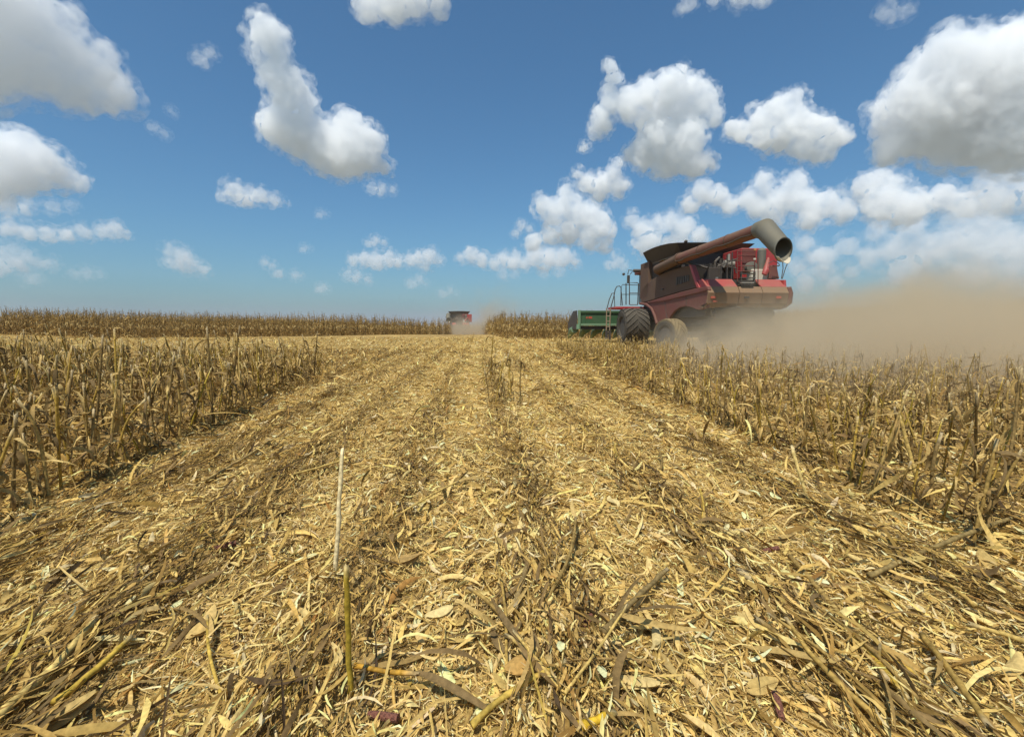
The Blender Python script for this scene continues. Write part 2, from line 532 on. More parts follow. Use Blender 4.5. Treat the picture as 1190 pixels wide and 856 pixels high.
# residue that lies deeper among the stubble rows, out to the headland
for (xl, xr) in ((-24, -2.5), (2.4, 26)):
    for (y0, y1, k, sc) in ((0.6, 8, .22, 1.1), (8, 20, .05, 2.0)):
        for kind, d in (('chaff', 900), ('curl', 500), ('leaf', 420), ('husk', 60)):
            x, y = scatter(y0, y1, d * k, xl, xr)
            litter(kind, x, y, sc)
me = make_mesh('crop_residue', np.concatenate(LV), [np.concatenate(LQ)], np.concatenate(LC))
tag(add_obj('crop_residue', me, M_LEAF), 'straw coloured chaff, husks and shredded leaves covering the cut field', 'crop residue', kind='stuff')
del LV, LQ, LC

# ------------------------------------------------------------------ stalks
def stem_arrays(h, r, lean, bend, top, col, sides=7, rings=9, seed=0):
    """upright cut stem along +Z with swollen nodes; returns verts, quads, caps, colours"""
    g = np.random.default_rng(seed)
    t = np.linspace(0, 1, rings)
    a = g.uniform(0, 2 * np.pi)
    off = lean * t * h + bend * h * np.clip(t - 0.55, 0, 1) ** 2 * 2.5
    cx = np.cos(a) * off + g.normal(0, r * .12, rings); cyy = np.sin(a) * off + g.normal(0, r * .12, rings)
    cz = t * h
    rr = r * (1 - 0.18 * t) * (1 + 0.22 * (np.abs(((t * h / 0.14) % 1) - 0.5) > 0.40))
    th = np.linspace(0, 2 * np.pi, sides, endpoint=False)
    v = np.zeros((rings, sides, 3))
    v[..., 0] = cx[:, None] + rr[:, None] * np.cos(th); v[..., 1] = cyy[:, None] + rr[:, None] * np.sin(th); v[..., 2] = cz[:, None]
    v[-1, :, 2] += g.uniform(-top, top, sides) * 1.0
    v = v.reshape(-1, 3)
    i = np.arange(rings - 1)[:, None] * sides; k = np.arange(sides)[None, :]
    q = np.stack([i + k, i + (k + 1) % sides, i + sides + (k + 1) % sides, i + sides + k], -1).reshape(-1, 4)
    cap = (np.arange(sides) + (rings - 1) * sides)[None, :]
    base = np.array(col)
    c = base[None, :] * (1 + g.normal(0, .10, (rings, 1)))
    c = c * (0.80 + 0.28 * t[:, None]) if False else c
    c = np.repeat(c, sides, 0)
    c[-sides:] = c[-sides:] * 0.4 + 0.6 * np.array((.62, .5, .3))
    return v, q, cap, c.clip(.03, .85), np.stack([cx, cyy, cz], -1)

STEMC = [(0.42, 0.275, 0.06), (0.48, 0.31, 0.06), (0.38, 0.25, 0.075), (0.30, 0.20, 0.07), (0.54, 0.37, 0.12), (0.26, 0.17, 0.06), (0.43, 0.30, 0.04)]
LEAFC = [(0.43, 0.28, 0.095), (0.54, 0.37, 0.13), (0.34, 0.22, 0.08), (0.22, 0.145, 0.06), (0.68, 0.48, 0.18)]

def leaf_arrays(p, g, L, W, drop=1.0, S=6):
    """one dry leaf that leaves the stem at p, arches and hangs"""
    head = np.array([g.uniform(0, 2 * np.pi)])
    pit = np.array([g.uniform(-0.7, 0.9)])
    kv = np.array([-g.uniform(1.2, 2.7) * drop])
    v, q = ribbons(np.array([p]), head, pit, np.array([g.normal(0, .5)]), np.array([L]), np.array([W]), S,
                   np.array([g.normal(0, 1.0)]), kv, np.array([g.normal(0, 1.6)]), p_blade, np.array([g.uniform(-.4, .7)]), 3, centre=False)
    v = v[0]
    v[:, 2] = np.maximum(v[:, 2], 0.01 + 0.01 * g.random())
    c = np.array(LEAFC[g.integers(len(LEAFC))]) * (1 + g.normal(0, .12))
    return v, q, np.repeat(c[None, :], len(v), 0).clip(.03, .8)

STUB = []       # templates: (stem data, [leaf data])
for k in range(28):
    g = np.random.default_rng(100 + k)
    h = [0.62, 0.70, 0.48, 0.78, 0.55, 0.66, 0.40, 0.58, 0.85, 0.60, 0.52][k % 11] * g.uniform(.9, 1.08)
    v, q, cap, c, axis = stem_arrays(h, g.uniform(.0075, .0112), abs(g.normal(0, .10)), g.choice([0, 0, 0, 0, 0, .25]), 0.018, STEMC[k % 7], seed=k)
    leaves = []
    for j in range(int(g.integers(7, 13))):
        p = axis[int(g.integers(1, len(axis) - 1))]
        leaves.append(leaf_arrays(p, g, g.uniform(.12, .42), g.uniform(.014, .042), g.uniform(.9, 2.2)))
    if g.random() < 0.45:      # broken top that folds over
        vv, qq, cc = leaf_arrays(axis[-1], g, g.uniform(.12, .3), g.uniform(.012, .022), .7)
        leaves.append((vv, qq, cc * 1.15))
    STUB.append((v, q, cap, c, leaves))
STUB_STEM = [make_mesh('corn_stalk', v, [q, cap], c, True) for (v, q, cap, c, lv) in STUB]
STUB_LEAF = [[make_mesh('leaf', a, [b], d, True) for (a, b, d) in lv] for (*_, lv) in STUB]
for m_ in STUB_STEM: m_.materials.append(M_STEM)
for l_ in STUB_LEAF:
    for m_ in l_: m_.materials.append(M_LEAF)

def rows_of_stubble():
    pts = []
    for side in (-1, 1):
        k0 = -4 if side < 0 else 3
        for j in range(32):
            xr = ROW0 + ROWD * (k0 - j if side < 0 else k0 + j) + (0.36 if side < 0 else -0.22)
            y = 0.9 + 0.1 * random.random()
            yend = (10.6 + 0.22 * j + random.uniform(-.6, .6)) if side < 0 else (19.5 + random.uniform(-.8, .8))
            while y < yend:
                step = random.uniform(.055, .125)
                y += step
                x = xr + random.gauss(0, .05) + (-.10 * (y - 2.4) if side < 0 else .055 * (y - 3))
                if abs(x) > 1.32 * y + 2.2: continue
                if random.random() < 0.08: continue
                if side > 0 and 7.1 < x < 14.2 and y > 17.6: continue
                pts.append((x, y))
    return pts
stub_pts = rows_of_stubble()
# near edges: the row beside the strip starts where the photo shows it
stub_pts = [(x, y) for (x, y) in stub_pts if not (abs(x) < 3.2 and y < 1.9)]
stub_pts.sort(key=lambda p: p[0] ** 2 + p[1] ** 2)
HOLD = []

def stub_object(k, x, y, rz, s, lab, group, tilt=(0, 0)):
    o = add_obj('corn_stalk', STUB_STEM[k])
    o.location = (x, y, tz(x, y) - 0.012)
    o.rotation_euler = (tilt[0], tilt[1], rz)
    o.scale = (s, s, s)
    tag(o, lab, 'corn stalk', group)
    for lm in STUB_LEAF[k]:
        add_obj('leaf', lm, None, o)
    return o

NEAR = 290
for (x, y) in stub_pts[:NEAR]:
    side = 'left' if x < 0 else 'right'
    stub_object(random.randrange(len(STUB)), x, y, random.uniform(0, 6.28), random.uniform(.8, 1.1) if x < 0 else random.uniform(.56, .92),
                f'cut corn stalk with dry leaves standing in stubble {side} of the cut strip',
                f'corn stubble {side} of the strip', (random.gauss(0, .12 if x < 0 else .17), random.gauss(0, .12 if x < 0 else .17)))

def merge_instances(tmpls, placements):
    """tmpls: list of (verts, [faces...], col); placements: (k, x, y, z, rz, scale, tiltx, tilty)"""
    V, C, F4, F7 = [], [], {}, None
    off = 0
    pl = np.array(placements)
    for k in range(len(tmpls)):
        sel = pl[pl[:, 0] == k]
        if len(sel) == 0: continue
        v, fs, c = tmpls[k]
        n = len(sel)
        ca, sa = np.cos(sel[:, 4]), np.sin(sel[:, 4])
        x = v[None, :, 0] * ca[:, None] - v[None, :, 1] * sa[:, None]
        y = v[None, :, 0] * sa[:, None] + v[None, :, 1] * ca[:, None]
        z = np.repeat(v[None, :, 2], n, 0)
        x = x + z * sel[:, 6][:, None]; y = y + z * sel[:, 7][:, None]
        s = sel[:, 5][:, None]
        V.append(np.stack([x * s + sel[:, 1][:, None], y * s + sel[:, 2][:, None], z * s + sel[:, 3][:, None]], -1).reshape(-1, 3))
        cc = c[None] * (1 + 0.12 * rng.standard_normal((n, 1, 1)))
        C.append(cc.reshape(-1, 3).clip(.02, .85))
        for f in fs:
            ff = (f[None] + (off + np.arange(n) * len(v))[:, None, None]).reshape(-1, f.shape[1])
            F4.setdefault(f.shape[1], []).append(ff)
        off += n * len(v)
    return np.concatenate(V), [np.concatenate(a) for a in F4.values()], np.concatenate(C)

def flat_stub(k):
    v, q, cap, c, lv = STUB[k]
    V, Q, C = [v], [q], [c]; o = len(v)
    for (a, b, d) in lv:
        V.append(a); Q.append(b + o); C.append(d); o += len(a)
    return np.concatenate(V), [np.concatenate(Q), cap], np.concatenate(C)
FLAT = [flat_stub(k) for k in range(len(STUB))]
pl = [(random.randrange(len(STUB)), x, y, tz(x, y) - .01, random.uniform(0, 6.28), random.uniform(.8, 1.12) if x < 0 else random.uniform(.50, .80), random.gauss(0, .12), random.gauss(0, .12)) for (x, y) in stub_pts[NEAR:]]
v, fs, c = merge_instances(FLAT, pl)
tag(add_obj('corn_stubble', make_mesh('corn_stubble', v, fs, c), M_LEAF), 'rows of cut dry corn stubble stretching back towards the bare headland', 'stubble', kind='stuff')

# a few stalks the header missed inside the strip
for (x, y, s, k) in ((0.22, 6.1, .95, 0), (0.30, 6.5, 1.0, 5), (0.55, 6.2, .9, 3), (0.25, 7.4, .95, 9), (0.48, 7.0, .8, 1), (0.2, 8.1, 1.0, 8), (0.33, 5.8, .75, 10), (0.16, 6.3, .7, 12), (0.42, 6.7, .85, 14), (0.28, 7.1, .8, 16), (0.36, 7.7, .9, 18), (0.12, 7.9, .7, 20), (0.24, 8.6, .85, 22), (0.3, 9.2, .8, 24), (0.2, 9.9, .7, 26)):
    stub_object(k, x, y, random.uniform(0, 6), s, 'thin brown corn stalk left standing in the middle of the cut strip', 'stalks left standing mid strip', (random.gauss(0, .1), random.gauss(0, .15)))
for (x, y, s, k) in ((-1.9, 7.3, .5, 2), (-1.75, 7.8, .55, 4), (-2.0, 9.6, .6, 6)):
    stub_object(k, x, y, random.uniform(0, 6), s, 'short broken corn stub in the cut strip left of its middle', 'short stubs in the strip', (random.gauss(0, .2), random.gauss(0, .2)))

for i in range(14):
    stub_object(i, random.gauss(-.75, .5), random.uniform(27, 31), random.uniform(0, 6), random.uniform(.5, .85), 'small tuft stalk standing at the mouth of the alley between the corn', 'tuft at the mouth of the alley', (random.gauss(0, .15), random.gauss(0, .15)))

# ------------------------------------------------------------------ fallen stalks, husks and cobs that can be told apart
def ground_pt(px, py, z=0.03):
    p = at(px, py, Z=z)
    return Vector((p.x, p.y, tz(p.x, p.y) + z))

def lying_stalk(a, b, r, col, label, group=None, leaves=2, seed=0, name='fallen_stalk'):
    """a stem between two points with its own node rings and a dry sheath or two"""
    g = np.random.default_rng(seed)
    col = (col[0] * 1.05, col[1] * .97, col[2] * .62)
    a, b = Vector(a), Vector(b)
    L = (b - a).length
    rings = max(5, int(L / 0.035))
    q_ = (b - a).to_track_quat('Z', 'X').to_matrix()
    v, q, cap, c, axis = stem_arrays(L, r, 0, 0, r * 1.2, col, 8, rings, seed)
    wob = 0.3 if name == 'standing_stalk' else 1.0
    v[:, 0] += (wob * g.normal(0, .02) * L * np.sin(v[:, 2] / L * np.pi)); v[:, 1] += (wob * g.normal(0, .03) * L * np.sin(v[:, 2] / L * np.pi))
    Rm = np.array(q_)
    cap2 = np.arange(8)[::-1][None, :]
    o = add_obj(name, make_mesh(name, v @ Rm.T, [q, cap, cap2], c, True), M_STEM)
    o.location = a
    tag(o, label, 'corn stalk', group)
    for j in range(leaves):
        p = axis[int(g.integers(0, len(axis)))] @ Rm.T
        hd = math.atan2(b.y - a.y, b.x - a.x) + g.normal(0, .5)
        vv, qq = ribbons(np.array([p]), np.array([hd]), np.array([g.normal(.12, .15)]), np.array([g.normal(0, .6)]), np.array([g.uniform(.12, .32)]), np.array([g.uniform(.014, .03)]), 6,
                         np.array([g.normal(0, .5)]), np.array([-g.uniform(.1, .7)]), np.array([g.normal(0, 1.2)]), p_blade, np.array([g.uniform(-.4, .8)]), 3, centre=False)
        vv = vv[0]; vv[:, 2] = np.maximum(vv[:, 2], -a.z + tz(a.x, a.y) + .006)
        cc = np.array(LEAFC[g.integers(len(LEAFC))]) * g.uniform(.85, 1.15)
        add_obj('leaf', make_mesh('leaf', vv, [qq], np.repeat(cc[None], len(vv), 0), True), M_LEAF, o)
    return o

def stand(px, py, h, dx, dy):
    a = ground_pt(px, py, 0)
    return a, a + Vector((dx, dy, h))
a, b = stand(388, 680, .50, .02, .10)
lying_stalk(a - Vector((0, 0, .03)), b, .0095, (.76, .66, .56), 'tall whitish bare corn stalk standing upright in the strip behind the yellow one', leaves=0, seed=1, name='standing_stalk')
a, b = stand(407, 806, .375, .0, .0)
lying_stalk(a - Vector((0, 0, .03)), b, .0085, (.40, .30, .06), 'yellow green corn stalk standing upright closest to the front edge', leaves=0, seed=2, name='standing_stalk')
a, b = stand(940, 592, .30, -.05, .10)
lying_stalk(a, b, .010, (.62, .49, .27), 'pale leaning stalk at the edge of the right stubble', leaves=1, seed=3, name='standing_stalk')
a, b = stand(1071, 580, .46, -.07, .12)
lying_stalk(a, b, .011, (.58, .43, .20), 'pale straight stalk leaning against the right stubble row', leaves=1, seed=4, name='standing_stalk')
HERO = [
    ((-6, 842), (112, 722), .011, (.60, .47, .24), 'thick pale corn stalk lying at the front left corner'),
    ((62, 815), (152, 735), .009, (.50, .36, .09), 'yellow stalk lying beside the thick pale one at front left'),
    ((918, 645), (1030, 800), .009, (.38, .27, .13), 'long grey brown stalk lying in the right hand row'),
    ((985, 735), (1052, 822), .009, (.46, .33, .08), 'yellow node stalk lying under the long grey brown one'),
    ((1072, 735), (1150, 850), .009, (.36, .25, .10), 'brown stalk lying nearest the front right corner'),
    ((700, 738), (776, 664), .010, (.22, .165, .10), 'thin dark stalk lying slantwise right of the middle row'),
    ((548, 838), (655, 780), .008, (.52, .38, .12), 'golden stalk lying at the bottom middle'),
    ((672, 856), (712, 836), .011, (.58, .40, .05), 'short bright yellow stalk piece at the bottom edge'),
    ((412, 772), (486, 778), .007, (.44, .26, .06), 'orange brown stalk piece lying against the yellow upright one'),
    ((240, 560), (330, 500), .010, (.42, .31, .17), 'tan stalk lying diagonally left of the pale chaff band'),
    ((1010, 668), (1185, 606), .010, (.25, .19, .11), 'thick dark bent stalk lying along the foot of the right stubble'),
    ((620, 640), (598, 705), .012, (.28, .21, .13), 'dark stalk lying in the middle row'),
]
for i, (p, q, r, c, lab) in enumerate(HERO):
    lying_stalk(ground_pt(*p, .035), ground_pt(*q, .05), r, c, lab, leaves=3, seed=20 + i)
# many more lie along the rows
for i in range(110):
    k = random.choice([-3, -2, -2, -1, 0, 0, 0, 1, 1, 1, 1, 2, 2])
    y = 1.0 + 8.5 * random.random() ** 1.5
    x = ROW0 + ROWD * k + random.gauss(0, .13)
    an = math.pi / 2 + random.gauss(0, .35)
    L = random.uniform(.18, .62)
    z = tz(x, y) + random.uniform(.015, .05)
    dv = Vector((math.cos(an), math.sin(an), random.gauss(.03, .06))) * L
    col = random.choice([(.34, .24, .11), (.44, .31, .13), (.29, .205, .10), (.50, .36, .11), (.58, .43, .20), (.24, .17, .085)])
    lying_stalk((x, y, z), Vector((x, y, z)) + dv, random.uniform(.0042, .0085), col, 'dry broken corn stalk lying in the chaff of the cut strip', 'broken stalks lying in the strip', leaves=random.choice([1, 2, 3]), seed=200 + i)

def big_husk(p, L, W, col, heading, label, group=None, seed=0):
    g = np.random.default_rng(seed)
    V, Q, C, o = [], [], [], 0
    col = (col[0] * 1.12, col[1] * 1.02, col[2] * .68)
    for j in range(3):
        v, q = ribbons(np.array([[0, 0, .02 + .006 * j]]), np.array([heading + g.normal(0, .12)]), np.array([g.normal(.1, .08)]), np.array([g.normal(0, .4)]),
                       np.array([L * g.uniform(.8, 1)]), np.array([W * g.uniform(.8, 1.1)]), 8, np.array([g.normal(0, .3)]), np.array([g.normal(0, .5)]), np.array([g.normal(0, .5)]), p_husk, np.array([-.55]), 3)
        V.append(v[0]); Q.append(q + o); o += len(v[0])
        C.append(np.repeat((np.array(col) * g.uniform(.88, 1.08))[None], len(v[0]), 0))
    ob = add_obj('corn_husk', make_mesh('corn_husk', np.concatenate(V), [np.concatenate(Q)], np.concatenate(C).clip(.03, .8), True), M_LEAF)
    ob.location = p
    tag(ob, label, 'corn husk', group)
for i, (px, py, L, W, col, hd, lab) in enumerate((
    (237, 722, .16, .05, (.60, .46, .25), 1.5, 'pale folded corn husk lying left of the two upright stalks'),
    (842, 636, .17, .055, (.68, .56, .30), .2, 'cream open husk in the chaff right of the middle'),
    (605, 782, .11, .05, (.50, .33, .15), .3, 'tan husk cup at the bottom of the middle row'),
    (735, 800, .15, .045, (.64, .52, .32), 2.8, 'whitish husk lying near the bottom right of middle'),
    (470, 655, .15, .05, (.42, .30, .16), .1, 'brown leafy husk lying right of the whitish upright stalk'),
    (650, 730, .22, .05, (.52, .38, .20), 1.9, 'long tan husk sheath lying along the middle row'),
    (60, 840, .22, .06, (.55, .42, .22), .5, 'husk bundle lying under the thick pale stalk at front left'),
    (1000, 535, .15, .06, (.66, .46, .18), .3, 'golden husk caught at the foot of the right stubble'))):
    big_husk(ground_pt(px, py, .01), L, W, col, hd, lab, seed=i)
for i in range(36):
    y = 1.1 + 6 * random.random() ** 1.4; x = random.uniform(-1.6, 2.2)
    big_husk((x, y, tz(x, y) + .005), random.uniform(.10, .18), random.uniform(.03, .055), random.choice([(.64, .51, .29), (.55, .42, .22), (.70, .60, .40), (.45, .33, .17)]), random.uniform(0, 6.28),
             'loose dry corn husk lying on the chaff', 'loose husks on the chaff', seed=50 + i)

M_COB, nt, N, L_, p_ = new_mat('red cob')
nz = N.new('ShaderNodeTexVoronoi'); nz.inputs['Scale'].default_value = 170
tc = N.new('ShaderNodeTexCoord'); L_.new(tc.outputs['Object'], nz.inputs['Vector'])
rp = ramp(N, [(0.1, (.07, .022, .014)), (0.6, (.20, .075, .045))]); L_.new(nz.outputs['Distance'], rp.inputs['Fac']); L_.new(rp.outputs[0], p_.inputs['Base Color'])
p_.inputs['Roughness'].default_value = .9
bpn = N.new('ShaderNodeBump'); bpn.inputs['Distance'].default_value = .004; L_.new(nz.outputs['Distance'], bpn.inputs['Height']); L_.new(bpn.outputs[0], p_.inputs['Normal'])
for (px, py, an, lab) in ((445, 826, -.3, 'dark red corn cob lying by the foot of the yellow upright stalk'), (683, 725, .9, 'dark red cob in the middle row'), (895, 640, .2, 'dark red cob half hidden right of the cream husk'),
                          (262, 640, .5, 'dark red cob left of the whitish upright stalk'), (905, 815, 1.2, 'dark red cob piece at the bottom right')):
    P = ground_pt(px, py, .022)
    b_ = MB(); d = Vector((math.cos(an), math.sin(an), .05)); n = 9
    b_.tube([P + d * (.085 * (i / n - .5)) for i in range(n + 1)], [.0105 * (0.55 + .45 * math.sin(math.pi * min(.5, (i + .6) / n * 1.1))) * (1 + .05 * (i % 2)) for i in range(n + 1)], 12)
    o = b_.build('corn_cob', M_COB, None, True, origin=P); o.location = P
    tag(o, lab, 'corn cob')

# ------------------------------------------------------------------ standing corn
def corn_template(k, detail=True):
    g = np.random.default_rng(500 + k)
    h = g.uniform(1.45, 2.05)
    v, q, cap, c, axis = stem_arrays(h, .014, abs(g.normal(0, .05)), g.choice([0, .08, .15]), .0, (.33, .215, .075), 5, 7, 600 + k)
    V, Q, C = [v], [q], [c]; o = len(v)
    nl = 10 if detail else 6
    for j in range(nl):
        t = (j + .8) / (nl + .6)
        f = t * (len(axis) - 1); i0 = int(f); p = axis[i0] + (axis[min(i0 + 1, len(axis) - 1)] - axis[i0]) * (f - i0)
        L = g.uniform(.35, .75) * (1.1 - .5 * t); W = g.uniform(.035, .07) * (1 if detail else 1.5)
        vv, qq, cc = leaf_arrays(p, g, L, W, g.uniform(.8, 1.5), 5 if detail else 3)
        cc = np.repeat((np.array([(.42, .275, .09), (.31, .20, .065), (.52, .35, .13), (.20, .13, .05), (.36, .225, .06)][g.integers(5)]) * g.uniform(.85, 1.15))[None], len(vv), 0)
        V.append(vv); Q.append(qq + o); C.append(cc); o += len(vv)
    for j in range(4):        # tassel
        vv, qq = ribbons(np.array([axis[-1]]), np.array([g.uniform(0, 6.28)]), np.array([g.uniform(.8, 1.5)]), np.zeros(1), np.array([g.uniform(.10, .22)]), np.array([.012]), 2, np.zeros(1), np.array([-.8]), np.zeros(1), p_sliver, np.zeros(1), 3, centre=False)
        V.append(vv[0]); Q.append(qq + o); C.append(np.repeat(np.array([[.28, .2, .1]]), len(vv[0]), 0)); o += len(vv[0])
    # hanging ear in its husk
    p = axis[3]; a = g.uniform(0, 6.28)
    for kk in range(2):
        vv, qq = ribbons(np.array([p + np.array([.03 * math.cos(a + kk), .03 * math.sin(a + kk), .03])]), np.array([a + kk * 1.4]), np.array([-.5]), np.array([kk * 1.2]), np.array([.24]), np.array([.065]), 4, np.zeros(1), np.array([-1.4]), np.zeros(1), p_husk, np.array([-.8]), 3, centre=False)
        V.append(vv[0]); Q.append(qq + o); C.append(np.repeat(np.array([[.66, .48, .2]]), len(vv[0]), 0)); o += len(vv[0])
    return np.concatenate(V), [np.concatenate(Q)], np.concatenate(C).clip(.03, .8)

CT = [corn_template(k) for k in range(10)]
CTL = [corn_template(k, False) for k in range(10, 16)]
CT_ME = [make_mesh('corn_plant', v, f, c) for (v, f, c) in CT]
for m_ in CT_ME: m_.materials.append(M_CORN)

def front_y(x):
    if x < 0: return 38 + 4.0 * float(sstep(-34, -16, x)) + 18.0 * float(sstep(-17, -3, x)) + 1.0 * math.sin(x * .3)
    return 35.5 + 0.4 * math.sin(x * .4)
corn = []
xr = -64.0
while xr < 64:
    xr += 0.76
    if -3.4 < xr < -0.4: continue
    fy = front_y(xr)
    y = fy + random.uniform(0, .3)
    while y < fy + 95:
        dep = y - fy
        y += random.uniform(.16, .26) if dep < 4 else (random.uniform(.3, .5) if dep < 14 else random.uniform(.9, 1.7))
        if abs(xr) > 1.35 * y + 6: continue
        edge = 2.3 - 2.7 * (y - 35) / 60
        xj = xr + random.gauss(0, .05)
        if -3.4 - .01 * (y - 40) < xj < edge: continue
        if 5.0 < xj < 16.4 and y < 36.5: continue
        corn.append((xj, y, dep))
    # rows that border the alley stay dense all the way back
for side_x in (-3.5, 0):
    y = 36 if side_x == 0 else 60
    while y < 110:
        y += random.uniform(.2, .35)
        x0 = 2.35 - 2.7 * (y - 35) / 60 if side_x == 0 else -3.45 - .01 * (y - 40)
        corn.append((x0 + random.gauss(0, .08) + (.0 if side_x else .0), y, 0))
for x0 in np.arange(-12, 12, .5):
    for yy in (112, 113.5, 115.5): corn.append((x0 + random.gauss(0, .15), yy + random.gauss(0, .3), 20))
# the ones that show largest: the front row, nearest first
def vis_key(p):
    x, y, dep = p
    return (dep > 0.5, math.hypot(x, y))
corn.sort(key=vis_key)
def in_frame(x, y): return -1.13 * y < x < 1.28 * y
ind = [p for p in corn if in_frame(p[0], p[1])][:290]
indset = set(ind)
for (x, y, dep) in ind:
    o = add_obj('corn_plant', CT_ME[random.randrange(10)])
    o.location = (x, y, tz(x, y) - .02)
    s = random.uniform(.9, 1.1)
    o.scale = (s, s, s)
    o.rotation_euler = (random.gauss(0, .05), random.gauss(0, .05), random.uniform(0, 6.28))
    if x < 0: tag(o, 'dry unharvested corn plant in the front of the left standing field', 'corn plant', 'standing corn of the left field')
    else: tag(o, 'dry unharvested corn plant in the front of the right standing field', 'corn plant', 'standing corn of the right field')
nearp, farp = [], []
for p in corn:
    if p in indset: continue
    x, y, dep = p
    rec = [0, x, y, tz(x, y) - .02, random.uniform(0, 6.28), random.uniform(.9, 1.12), random.gauss(0, .06), random.gauss(0, .06)]
    if dep < 5: rec[0] = random.randrange(10); nearp.append(rec)
    else: rec[0] = random.randrange(6); farp.append(rec)
v1, f1, c1 = merge_instances(CT, nearp)
v2, f2, c2 = merge_instances(CTL, farp)
tag(add_obj('corn_field', make_mesh('corn_field', np.concatenate([v1, v2]), f1 + [a + len(v1) for a in f2], np.concatenate([c1, c2])), M_CORN),
    'mass of ripe brown corn standing behind the front rows', 'corn field', kind='stuff')
print('stub', len(stub_pts), 'corn', len(corn))

# ------------------------------------------------------------------ combine harvester
M_RED = paint_mat('red paint', (.40, .014, .024), .16, (.24, .16, .10), rough=.4)
M_REDD = paint_mat('dusty red paint', (.19, .018, .02), .50, (.125, .07, .045), rough=.5, seed=3)
M_SIDE = paint_mat('dust caked side', (.10, .03, .025), .78, (.12, .078, .046), rough=.6, seed=5)
M_TAN = paint_mat('dust covered hood', (.24, .035, .028), .86, (.22, .155, .08), rough=.8, seed=7)
M_BLACK = paint_mat('black steel', (.018, .018, .02), .35, (.13, .10, .07), rough=.5, seed=2)
M_TANK = paint_mat('tank extension', (.03, .024, .022), .5, (.075, .058, .042), rough=.6, seed=4)
M_GREY = paint_mat('galvanised spout', (.15, .15, .125), .42, (.17, .145, .095), rough=.42, metal=.25, seed=8)
M_TYRE = paint_mat('tyre rubber', (.02, .02, .02), .36, (.13, .105, .07), rough=.85, seed=9, upbias=.2)
M_TYRED = paint_mat('chaff coated tyre', (.04, .036, .028), .62, (.24, .175, .08), rough=.9, seed=11)
M_RIM = paint_mat('wheel rim', (.045, .048, .055), .22, (.2, .16, .11), rough=.5, seed=12)
M_GREEN = paint_mat('green paint', (.014, .085, .028), .34, (.10, .12, .06), rough=.5, seed=13)
M_LGREEN = paint_mat('light green poly', (.10, .24, .13), .35, (.25, .25, .15), rough=.5, seed=14)
M_GLASS = paint_mat('cab glass', (.02, .03, .035), .2, (.15, .13, .1), rough=.1, seed=15)
M_ORANGE = paint_mat('red decal', (.45, .05, .02), .2, seed=16)
M_FLAP = paint_mat('pale rubber flap', (.62, .58, .48), .3, (.45, .38, .26), rough=.7, seed=17)
M_AMBER = paint_mat('amber lens', (.62, .25, .04), .2, rough=.3, seed=18)
M_BARE = paint_mat('bare steel', (.38, .37, .34), .4, (.3, .25, .17), rough=.45, metal=.4, seed=19)

XL, XC, XR_ = 9.0, 10.65, 12.3        # left side, centre, right side of the body
YR = 18.3                              # rear face
ORG = Vector((XC, YR, tz(XC, 22.5)))
comb = add_obj('combine_harvester', None); comb.location = ORG
tag(comb, 'big dusty red combine harvester with grey unloading spout driving away at right', 'combine harvester')
def B(mb, name, mat, parent=None, smooth=False, bevel=0):
    return mb.build(name, mat, parent or comb, smooth, ORG, bevel)
def mir(p): return (2 * XC - p[0], p[1], p[2])
def side_poly(pix, X): return [at(px, py, X=X) for (px, py) in pix]

# lower side panels (left traced, right mirrored)
low_pix = [(745.5, 353), (752, 354.5), (757, 359), (760.5, 367), (763, 376.5), (770, 374), (777, 371), (780, 366), (784, 361), (789, 357.5), (796, 355.8), (803, 357), (810, 360), (816, 359.5), (821.5, 357), (823, 340), (822.5, 334), (800, 339), (770, 347)]
up_pix = [(745, 352.5), (744.5, 340), (748, 333), (757, 325), (770, 317.5), (785, 312), (801, 308.2), (805, 318), (810.5, 334), (790, 339), (768, 345.5)]
ledge_pix = [(745.5, 353), (768, 346), (790, 339.5), (811, 334.3), (822, 332.6), (823, 337), (800, 343), (770, 350)]
for mirror in (False, True):
    f = (lambda p: mir(p)) if mirror else (lambda p: tuple(p))
    sgn = -1 if mirror else 1
    m = MB(); m.prism([f(p) for p in side_poly(low_pix, XL)], (sgn * .12, 0, 0)); B(m, 'side_panel', M_REDD, bevel=.025)
    m = MB(); m.prism([f(p) for p in side_poly(up_pix, XL + .06)], (sgn * .12, 0, 0)); B(m, 'service_door', M_SIDE, bevel=.03)
    m = MB(); m.prism([f(p) for p in side_poly(ledge_pix, XL - .05)], (sgn * .14, 0, 0)); B(m, 'side_moulding', M_REDD, bevel=.03)
    # bright red trim at the rear edge of the service door
    tr_ = [(800.5, 307.5), (803.2, 307.8), (808, 322), (812.5, 334), (809.5, 334.5), (805, 322)]
    m = MB(); m.prism([f(p) for p in side_poly(tr_, XL - .01)], (sgn * .2, 0, 0)); B(m, 'door_trim', M_RED, bevel=.015)
    # front fender lip over the drive wheel
    m = MB(); m.tube([f(at(px, py, X=XL - .04)) for (px, py) in ((744, 352.5), (752, 354), (757.5, 359), (761, 367), (763.5, 376))], .07, 8); B(m, 'fender', M_REDD, smooth=True)
    # rear corner quarter
    m = MB(); m.prism([f(p) for p in side_poly([(810, 325.5), (815, 325), (822, 324.5), (822.5, 333), (811, 334.6)], XL + .03)], (sgn * .10, 0, 0)); B(m, 'quarter_panel', M_RED, bevel=.02)

